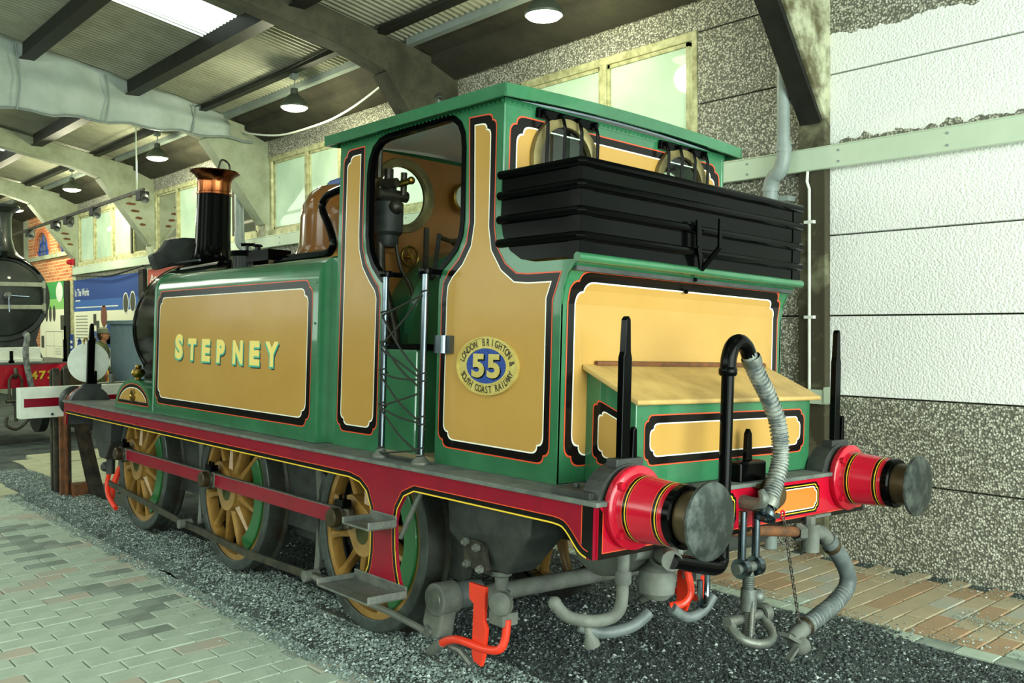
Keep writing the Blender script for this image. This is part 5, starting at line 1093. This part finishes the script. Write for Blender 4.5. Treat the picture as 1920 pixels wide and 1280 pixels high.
# ---- things hung on the engine
cord = MB()
A = lambda t: Vector((2.17, -1.0, 1.077+t)); B_ = lambda t: Vector((2.53, -1.0, 1.077+t))
segs = [(A(.76), B_(.86)), (A(.60), B_(.86)), (A(.62), B_(.39)), (A(.58), B_(.44)), (A(.45), B_(.43)), (A(.44), B_(.22)), (A(.27), B_(.36)), (A(.27), B_(.21)), (A(.27), B_(.06)), (A(.02), B_(.07)), (A(.03), B_(.02)), (A(.76), B_(.46))]
for i, (p, q) in enumerate(segs):
    m = (p+q)/2-Vector((0, 0, .012*(i % 3))); cord.tube([p, m, q], .0055, 6, 4)
for t in (.86, .44, .40, .22, .06, .02, .18): cord.tube([B_(t)+Vector((math.cos(k)*.022, .02+math.sin(k)*.022, .004*k)) for k in (i*.6 for i in range(12))], .0045, 5)
for t in (.76, .60, .45, .27, .03): cord.tube([A(t)+Vector((math.cos(k)*.022, .02+math.sin(k)*.022, .004*k)) for k in (i*.6 for i in range(12))], .0045, 5)
o = cord.build('lacing_cord', 'cord'); o.rotation_euler = (CANT, 0, 0); tag(o, 'dark cord laced to and fro between the two cab handrails', 'cord')
e = empty('signal_disc', (-3.07, -.90, 1.24)); e.matrix_world = LOCO.matrix_basis @ Matrix.Translation((-3.115, -.87, 1.24)); tag(e, 'round white disc hung on the front lamp iron', 'disc')
MB().lathe([(0, 0), (.192, 0), (.195, .006), (.192, .012), (0, .012)], (-.03, 0, .20), (-1, 0, 0), 48).build('disc_plate', 'white_paint', e)
for y in (-.05, .05): MB().tube([(-.035, y, .375), (-.03, y, .42), (0, y*.8, .44), (.03, y*.8, .42)], .008, 8, 3).build('hanging_hook', 'brass', e)
# ================================================================ BUFFER STOP
e = empty('buffer_stop', (-4.3, 0, 0)); tag(e, 'white buffer stop beam with red stripe on dark rail posts', 'buffer stop'); o = lambda nm, mb, m, **k: loc_build(mb, nm, m, e, **k)
o('stop_beam', MB().bb(-4.36, -4.22, -1.17, 1.15, .865, 1.19), 'white_paint', smooth=False, bevel=.008)
o('red_stripe', MB().bb(-4.22, -4.217, -1.13, 1.10, .985, 1.075), 'claret', smooth=False)
for s in (-1, 1):
    y = s*.70
    for dy in (-.075, .035):
        o('rail_post', MB().bb(-4.50, -4.37, y+dy-.008, y+dy+.008, -.05, 1.36).bb(-4.40, -4.365, y+dy-.035, y+dy+.035, -.05, 1.38).bb(-4.50, -4.47, y+dy-.035, y+dy+.035, -.05, 1.36), 'oily_steel', smooth=False, bevel=.006)
    o('rail_post', MB().bb(-4.21, -4.15, y-.10, y-.02, -.05, .87).bb(-4.15, -4.08, y-.07, y-.05, -.05, .86), 'rust', smooth=False)
    o('raking_strut', MB().beam((-4.15, y+.06, .82), (-3.95, y+.17, -.05), .07, .05, (0, 1, 0)).beam((-4.12, y+.12, .82), (-3.90, y+.24, -.05), .03, .08, (0, 1, 0)), 'oily_steel', smooth=False)
    o('bolt', MB().cyl((-4.215, s*1.02-.16*s, .90), (-4.205, s*1.02-.16*s, .90), .014, n=8).cyl((-4.215, s*.70, 1.15), (-4.20, s*.70, 1.15), .02, n=8), 'black_frame')
o('timber_pad', MB().bb(-4.15, -4.0, -.72, -.5, -.05, .16), 'rust', smooth=False, bevel=.01)
o('pedestal_bolt', MB().bb(-4.42, -4.3, -.35, -.05, 1.19, 1.205).cyl((-4.36, -.2, 1.2), (-4.36, -.2, 1.29), .03, n=10), 'worn_steel')
# ================================================================ THE ENGINE BEHIND
L2 = empty('steam_locomotive', (-9.7, .05, 0)); tag(L2, 'dark steam locomotive front with red beam numbered 473 behind the buffer stop', 'locomotive')
o = lambda nm, mb, m, par=L2, **k: mb.build(nm, m, par, **k)
mat('strap_steel', '#a6aa92', .5, col2='#8c907a', nscale=8)
mat('smokebox_black', '#161a18', .38, coat=.2, col2='#2c3530', nscale=2.5)
q = o('smokebox', MB().lathe([(0, -.62), (.66, -.62), (.70, -.62), (.72, -.64), (.72, -2.6)], (0, 0, 2.30), (1, 0, 0), 56), 'smokebox_black')
q = o('smokebox_door', MB().lathe([(.63, -.615), (.60, -.58), (.45, -.54), (.2, -.52), (0, -.515)], (0, 0, 2.30), (1, 0, 0), 48), 'smokebox_black')
for z in (2.52, 2.15): o('hinge_strap', MB().bb(-.55, -.50, -.35, .60, z-.035, z+.035).cyl((-.52, .60, z-.06), (-.52, .60, z+.06), .03, n=12), 'strap_steel', smooth=False, bevel=.008)
o('hinge_pin', MB().cyl((-.53, .61, 2.05), (-.53, .61, 2.6), .02, n=10), 'worn_steel')
h = empty('door_handle', (-.5, .05, 2.335), L2); MB().lathe([(.06, 0), (.06, .03), (.03, .05), (.03, .12), (0, .12)], (0, 0, 0), (1, 0, 0), 18).build('spindle', 'worn_steel', h); MB().cyl((.06, 0, 0), (.08, .30, -.015), .014, n=10).cyl((.10, 0, 0), (.12, .0, -.27), .014, n=10).build('handle_arm', 'bright_steel', h)
o('handrail', MB().tube([(-.56, .55, 2.70), (-.56, .42, 2.83), (-.56, .25, 2.92), (-.56, 0, 2.96), (-.56, -.25, 2.92), (-.56, -.5, 2.75)], .017, 8, 4), 'black_paint')
o('top_bracket', MB().bb(-.56, -.50, -.02, .06, 2.94, 3.05), 'black_paint', smooth=False)
c = empty('chimney', (-.95, .03, 3.0), L2)
MB().lathe([(.40, -.05), (.30, .02), (.24, .12), (.20, .3), (.195, .62), (.22, .70), (.30, .76), (.33, .79), (.31, .83), (.2, .83)], n=36).build('barrel', 'smokebox_black', c)
bm_ = o('buffer_beam', MB().bb(-.06, 0, -1.2, 1.2, .86, 1.235), 'beam_red', smooth=False, bevel=.006)
o('footplate', MB().bb(-2.6, .03, -1.2, 1.2, 1.235, 1.26), 'footplate_grey', smooth=False)
o('step_block', MB().bb(-.45, -.30, -.48, .48, 1.30, 1.50).bb(-.5, -.25, -.52, .5, 1.26, 1.32), 'white_paint', smooth=False, bevel=.01)
o('saddle', MB().prism([(-.62, 1.26), (.62, 1.26), (.5, 1.6), (.62, 2.0), (-.62, 2.0), (-.5, 1.6)], lambda a, b, hh: (-2.2+hh, a, b), 1.55), 'smokebox_black', smooth=False)
mb = MB(); f = lambda a, b, hh: (hh, a, b)
for k, ch in enumerate('473'):
    mb.cur = 0; add_text(mb, ch, f, 0.30+k*.125+.008, 1.055-.008, .105, .135, .002, bold=.03); mb.cur = 1; add_text(mb, ch, f, .30+k*.125, 1.055, .105, .135, .003, bold=.03)
mb.build('number', ['lining_black', 'line_yellow'], bm_, smooth=False)
for y in (-.87, .77):
    b = empty('buffer', (0, y, 1.05), L2)
    MB().lathe([(.19, 0), (.19, .03), (.14, .05), (.125, .30), (0, .30)], (0, 0, 0), (1, 0, 0), 28).build('stock', 'beam_red', b); MB().lathe([(.09, .3), (.09, .42), (.14, .43), (.22, .44), (.225, .46), (.2, .47), (0, .48)], (0, 0, 0), (1, 0, 0), 28).build('head', 'rusty_ram', b)
for y in (-.02, .77): 
    li = o('lamp_iron', MB().bb(-.02, .0, y-.025, y+.025, 1.25, 1.45 if y < .5 else 1.62).bb(-.02, .0, y-.04, y+.04, 1.25, 1.30), 'black_paint', smooth=False)
    if y > .5: li2 = o('lamp_iron', MB().bb(-.015, .0, y-.016, y+.016, 1.6, 1.84), 'black_paint', smooth=False)
vh = empty('vacuum_hose', (.03, .17, 1.2), L2)
MB().tube([(-.05, .02, .50), (.03, .02, .52), (.09, .01, .45), (.10, -.02, .25), (.10, 0, .0), (.11, .03, -.18), (.10, .06, -.35)], .045, 12, 5).build('hose', 'hose_light', vh); MB().lathe([(.05, -.03), (.055, 0), (.05, .03)], (.05, .02, .51), (1, 0, 0), 12).build('clamp', 'worn_steel', vh)
sc = empty('coupling', (.03, .0, 1.05), L2)
MB().bb(-.03, 0, -.14, .14, -.12, .13).build('hook_plate', 'beam_red', sc, smooth=False, bevel=.006); MB().tube([(-.03, 0, 0), (.1, 0, 0), (.14, 0, .06), (.11, 0, .12)], .035, 10, 3).build('drawhook', 'oily_steel', sc)
MB().tube([(.1, -.09, -.38), (.1, -.09, -.05), (.1, -.05, .02), (.1, .05, .02), (.1, .09, -.05), (.1, .09, -.38)], .02, 8).cyl((.1, -.14, -.38), (.1, .14, -.38), .03, n=10).cyl((.1, 0, -.38), (.1, 0, -.7), .025, n=10).tube([(.1, -.12, -.62), (.12, -.14, -.75), (.12, 0, -.82), (.12, .14, -.72), (.12, .2, -.58)], .022, 8, 3).build('shackle', 'oily_steel', sc)
o('frame', MB().bb(-2.5, -.06, -.6, -.56, .4, 1.235).bb(-2.5, -.06, .56, .6, .4, 1.235), 'black_frame', smooth=False)
for y in (-.72, .72):
    o('guard_iron', MB().bb(-.35, -.30, y-.03, y+.03, .10, .9), 'black_frame', smooth=False)
    o('wheel', MB().lathe([(0, -.06), (.5, -.06), (.5, .06), (0, .06)], (-1.4, y, .5), (0, 1, 0), 32), 'black_frame')
o('boiler_barrel', MB().lathe([(.68, -2.6), (.68, -4.2)], (0, 0, 2.30), (1, 0, 0), 40), 'smokebox_black')
# ================================================================ DISPLAY BOARDS
mat('board_blue', '#24468c', .5); mat('board_blue2', '#3a66ac', .5); mat('board_cream', '#f2f2d2', .6); mat('board_green', '#3f9a50', .5); mat('board_lime', '#8cc870', .5); mat('board_amber', '#f0a82c', .5); mat('board_red', '#b04a3c', .5); mat('print_dark', '#4a4c40', .6); mat('print_grey', '#9aa08c', .6); mat('print_brown', '#7a4a34', .6)
def ovalp(mb, cx, cz, a, b, y, n=20): mb.face([(cx+math.cos(2*PI*k/n)*a, y, cz+math.sin(2*PI*k/n)*b) for k in range(n)])
def rectp(mb, x0, x1, z0, z1, y): mb.face([(x0, y, z0), (x1, y, z0), (x1, y, z1), (x0, y, z1)])
Y = 2.90
def board(name, label, x0, x1, z0, z1):
    e = empty(name, (x0, Y, z0)); tag(e, label, 'display board', 'display boards on the wall'); loc_build(MB().bb(x0, x1, Y, Y+.04, z0, z1), 'board_panel', 'board_cream', e, smooth=False); return e
b1 = board('display_board', 'tall display board with blue header reading In The Works', -16.38, -12.2, .3, 2.89)
mb = MB(); mb.cur = 0; rectp(mb, -16.38, -12.2, 2.42, 2.89, Y-.002); mb.cur = 1; rectp(mb, -16.38, -12.2, 2.17, 2.42, Y-.002)
mb.cur = 2; ovalp(mb, -12.95, 2.30, .17, .22, Y-.003); ovalp(mb, -12.55, 2.32, .17, .22, Y-.003); mb.cur = 3; ovalp(mb, -12.95, 2.30, .14, .19, Y-.004); ovalp(mb, -12.55, 2.32, .14, .19, Y-.004)
mb.cur = 4; ovalp(mb, -14.3, 2.05, .2, .24, Y-.003); mb.cur = 0; ovalp(mb, -16.0, 1.15, .22, .42, Y-.003); rectp(mb, -15.0, -14.6, 1.45, 1.72, Y-.003); rectp(mb, -14.2, -13.5, 1.45, 1.65, Y-.003); ovalp(mb, -13.85, 1.65, .35, .3, Y-.003); rectp(mb, -13.0, -12.3, 1.5, 1.9, Y-.003)
mb.cur = 3
rectp(mb, -15.0, -14.8, 1.85, 2.1, Y-.003); rectp(mb, -14.8, -14.6, 1.72, 1.95, Y-.003); ovalp(mb, -13.4, 1.55, .12, .13, Y-.004); mb.cur = 5
for k in range(9): rectp(mb, -16.25, -15.4, 2.05-.07*k, 2.075-.07*k, Y-.003)
for k in range(6): rectp(mb, -15.0, -14.65, 1.48+.04*k, 1.49+.04*k, Y-.004)
mb.cur = 6; rectp(mb, -16.38, -12.2, .3, .9, Y-.003); mb.cur = 2; rectp(mb, -16.25, -13.4, 2.245, 2.27, Y-.003); rectp(mb, -16.25, -15.9, 2.40, 2.43, Y-.003)
add_text(mb, 'In The Works', lambda a, b, h: (a, Y-h, b), -15.78, 2.60, 1.0, .17, .003, bold=.02)
loc_build(mb, 'printed_sheet', ['board_blue', 'board_blue2', 'white_paint', 'print_dark', 'print_brown', 'print_grey', 'board_amber'], b1, smooth=False)
loc_build(MB().bb(-12.2, -11.95, Y-.01, Y+.05, .3, 2.95), 'side_strip', 'black_steel', b1, smooth=False)
b2 = board('display_board', 'narrow display board with green header and amber foot', -19.2, -17.05, .3, 2.92)
mb = MB(); mb.cur = 0; rectp(mb, -19.2, -17.05, 2.5, 2.92, Y-.002); mb.cur = 1; rectp(mb, -19.2, -17.05, 2.25, 2.5, Y-.002); mb.cur = 2; ovalp(mb, -17.5, 2.66, .28, .24, Y-.003); mb.cur = 3; rectp(mb, -19.2, -17.05, .3, .95, Y-.002)
mb.cur = 4
for k in range(3): ovalp(mb, -18.6+k*.32, 2.15, .12, .2, Y-.003)
rectp(mb, -17.45, -17.15, 1.75, 2.1, Y-.003); rectp(mb, -19.1, -18.85, 1.3, 1.6, Y-.003); ovalp(mb, -18.2, .72, .12, .28, Y-.003); rectp(mb, -19.0, -18.8, .4, .8, Y-.004)
mb.cur = 5
for a, b in ((-18.7, -17.3),):
    rectp(mb, a, b, 1.70, 1.715, Y-.003); rectp(mb, a, a+.015, 1.0, 1.7, Y-.003); rectp(mb, b-.015, b, 1.0, 1.7, Y-.003); rectp(mb, -18.0, -17.99, 1.0, 1.7, Y-.003); rectp(mb, a, b, 1.35, 1.36, Y-.003)
for k in range(5): rectp(mb, -17.9, -17.4, 1.15+k*.035, 1.16+k*.035, Y-.003)
loc_build(mb, 'printed_sheet', ['board_green', 'board_lime', 'white_paint', 'board_amber', 'print_dark', 'print_grey'], b2, smooth=False)
b3 = board('display_board', 'red headed display board partly hidden behind the smokebox', -11.7, -9.4, .3, 2.92)
mb = MB(); mb.cur = 0; rectp(mb, -11.7, -9.4, 2.3, 2.92, Y-.002); mb.cur = 1; add_text(mb, 'Assembly', lambda a, b, h: (a, Y-h, b), -10.98, 2.72, 1.25, .2, .003, bold=.02); rectp(mb, -11.6, -10.4, 2.42, 2.45, Y-.003)
loc_build(mb, 'printed_sheet', ['board_red', 'white_paint'], b3, smooth=False)
o = MB().bb(-16.95, -16.6, 2.84, 2.94, .3, 2.9).build('board_post', 'black_steel', smooth=False); tag(o, 'dark upright post between green and blue display boards', 'post')
e = empty('notice_strip', (-16.5, 2.86, 1.2)); tag(e, 'small purple notice strip on the cream upright beside the boards', 'sign'); MB().bb(-.08, .14, .0, .01, -.1, .45).build('strip_panel', 'plaque_blue', e, smooth=False); MB().bb(-.05, .10, -.003, 0, .0, .06).bb(-.05, .10, -.003, 0, .12, .18).bb(-.05, .10, -.003, 0, .24, .30).build('symbol', 'white_paint', e, smooth=False)
o = MB().bb(-16.6, -16.38, 2.88, 2.94, .3, 2.9).build('board_upright', 'window_frame', smooth=False); tag(o, 'cream painted timber upright beside the blue headed board', 'post')
# ---- grey cabinet and dark case in the gap behind the smokebox
mat('cabinet_grey', '#6f858c', .5, col2='#7c9298', nscale=6)
e = empty('grey_cabinet', (-9.5, 2.05, 0)); tag(e, 'plain grey blue cabinet behind the white disc and smokebox', 'cabinet')
MB().bb(-1.05, 1.3, -.25, .35, 0, 1.86).build('carcass', 'cabinet_grey', e, smooth=False, bevel=.01); MB().bb(-1.10, 1.34, -.30, .40, 1.86, 1.93).build('top', 'cabinet_grey', e, smooth=False, bevel=.008)
MB().bb(-1.0, .1, -.265, -.25, .06, 1.82).bb(.12, 1.26, -.265, -.25, .06, 1.82).build('door_leaf', 'cabinet_grey', e, smooth=False, bevel=.004); MB().bb(-.98, -.95, -.30, -.26, .9, 1.05).build('handle', 'worn_steel', e, smooth=False)
o = MB().bb(-11.7, -10.7, 1.42, 1.56, 0, 1.22).bb(-11.74, -10.66, 1.38, 1.60, 1.22, 1.26).build('black_stand', 'black_steel', smooth=False, bevel=.01); tag(o, 'black panelled stand between the white disc and grey cabinet', 'stand')
# ---- visitor with cap and rucksack
mat('jacket', '#7a8658', .9, col2='#5c6844', nscale=10); mat('skin', '#c98f6c', .6); mat('cap_cloth', '#8a927c', .9); mat('rucksack', '#6e7472', .85, col2='#585e5c', nscale=8); mat('trousers', '#39403c', .9); mat('hair', '#4a3a2c', .8); mat('shoe_leather', '#1c1a18', .5)
def skin_mesh(name, verts, edges, radii, m, parent, root=0, sub=2):
    me = bpy.data.meshes.new(name); me.from_pydata(verts, edges, []); ob = bpy.data.objects.new(name, me); COL.objects.link(ob)
    me.skin_vertices.new(name='') if hasattr(me.skin_vertices, 'new') and not me.skin_vertices else None
    md = ob.modifiers.new('skin', 'SKIN'); md.use_smooth_shade = True
    if me.skin_vertices:
        for i, r in enumerate(radii): me.skin_vertices[0].data[i].radius = r if isinstance(r, tuple) else (r, r); me.skin_vertices[0].data[i].use_root = (i == root)
    ob.modifiers.new('sub', 'SUBSURF').levels = sub; ob.modifiers['sub'].render_levels = sub; me.materials.append(MATS[m]); ob.parent = parent; return ob
pe = empty('person', (-12.05, 2.1, 0)); pe.rotation_euler = (0, 0, .95); tag(pe, 'visitor in olive jacket and cap with rucksack beyond the white disc', 'person')
V = [(0, 0, .95), (0, 0, 1.15), (.02, 0, 1.35), (.03, 0, 1.46), (.05, 0, 1.54), (0, -.19, 1.43), (-.02, -.25, 1.15), (.12, -.20, .98), (0, .19, 1.43), (-.02, .25, 1.15), (.12, .20, .98), (0, -.10, .88), (.02, -.11, .50), (0, -.11, .08), (0, .10, .88), (-.03, .11, .50), (-.05, .11, .08), (.13, -.11, .05), (.08, .11, .05)]
E_ = [(0, 1), (1, 2), (2, 3), (3, 4), (3, 5), (5, 6), (6, 7), (3, 8), (8, 9), (9, 10), (0, 11), (11, 12), (12, 13), (13, 17), (0, 14), (14, 15), (15, 16), (16, 18)]
R_ = [(.15, .12), (.15, .12), (.17, .12), (.12, .09), .06, .075, .055, .04, .075, .055, .04, .095, .065, .05, .095, .065, .05, .04, .04]
skin_mesh('body', V, E_, R_, 'jacket', pe)
MB().sph((.07, 0, 1.66), .1, 20, (1.02, .80, 1.2)).sph((.168, 0, 1.655), .018, 8, (1.2, .8, 1.3)).sph((.155, 0, 1.60), .02, 8, (.7, 1.3, .5)).sph((.06, -.082, 1.66), .022, 8, (.8, .5, 1.4)).sph((.06, .082, 1.66), .022, 8, (.8, .5, 1.4)).cyl((.05, 0, 1.50), (.06, 0, 1.6), .055, n=14).build('head', 'skin', pe)
MB().sph((.145, -.032, 1.675), .010, 8).sph((.145, .032, 1.675), .010, 8).build('eye', 'shoe_leather', pe)
MB().sph((.045, 0, 1.665), .103, 16, (.92, .84, 1.1)).build('hair', 'hair', pe)
MB().lathe([(.105, 0), (.108, .03), (.095, .08), (.05, .11), (0, .115)], (.06, 0, 1.70), (0, 0, 1), 22).prism([(.12, -.08), (.24, -.06), (.27, 0), (.24, .06), (.12, .08)], lambda a, b, h: (a, b, 1.70+h-.02*(a-.12)*4), .014).build('cap', 'cap_cloth', pe)
MB().prism(path2d([(-.36, 1.0, 'r', .05), (-.13, 1.0, 'r', .04), (-.12, 1.46, 'r', .06), (-.30, 1.46, 'r', .08)]), lambda a, b, h: (a, -.15+h, b), .30).build('rucksack', 'rucksack', pe, bevel=.04, bseg=3)
for y in (-.11, .11): MB().tube([(-.14, y, 1.40), (-.02, y, 1.50), (.11, y, 1.42), (.12, y, 1.2), (-.05, y*1.3, 1.05)], .02, 8, 4).build('strap', 'rucksack', pe)
# five fingers on each hand
for s in (-1, 1):
    w_ = Vector((.15, s*.20, .93)); mb = MB(); mb.sph(tuple(w_+Vector((.02, 0, -.03))), .045, 12, (1, .5, 1.1))
    for k, L in enumerate((.055, .068, .072, .064)): a = w_+Vector((-.015+k*.018, 0, -.07)); mb.tube([a, a+Vector((.004, -s*.004, -L*.6)), a+Vector((.002, -s*.018, -L))], [.009, .0085, .006], 8)
    a = w_+Vector((.045, -s*.01, -.02)); mb.tube([a, a+Vector((.022, -s*.012, -.03)), a+Vector((.022, -s*.02, -.058))], [.011, .0095, .007], 8); mb.build('hand', 'skin', pe)
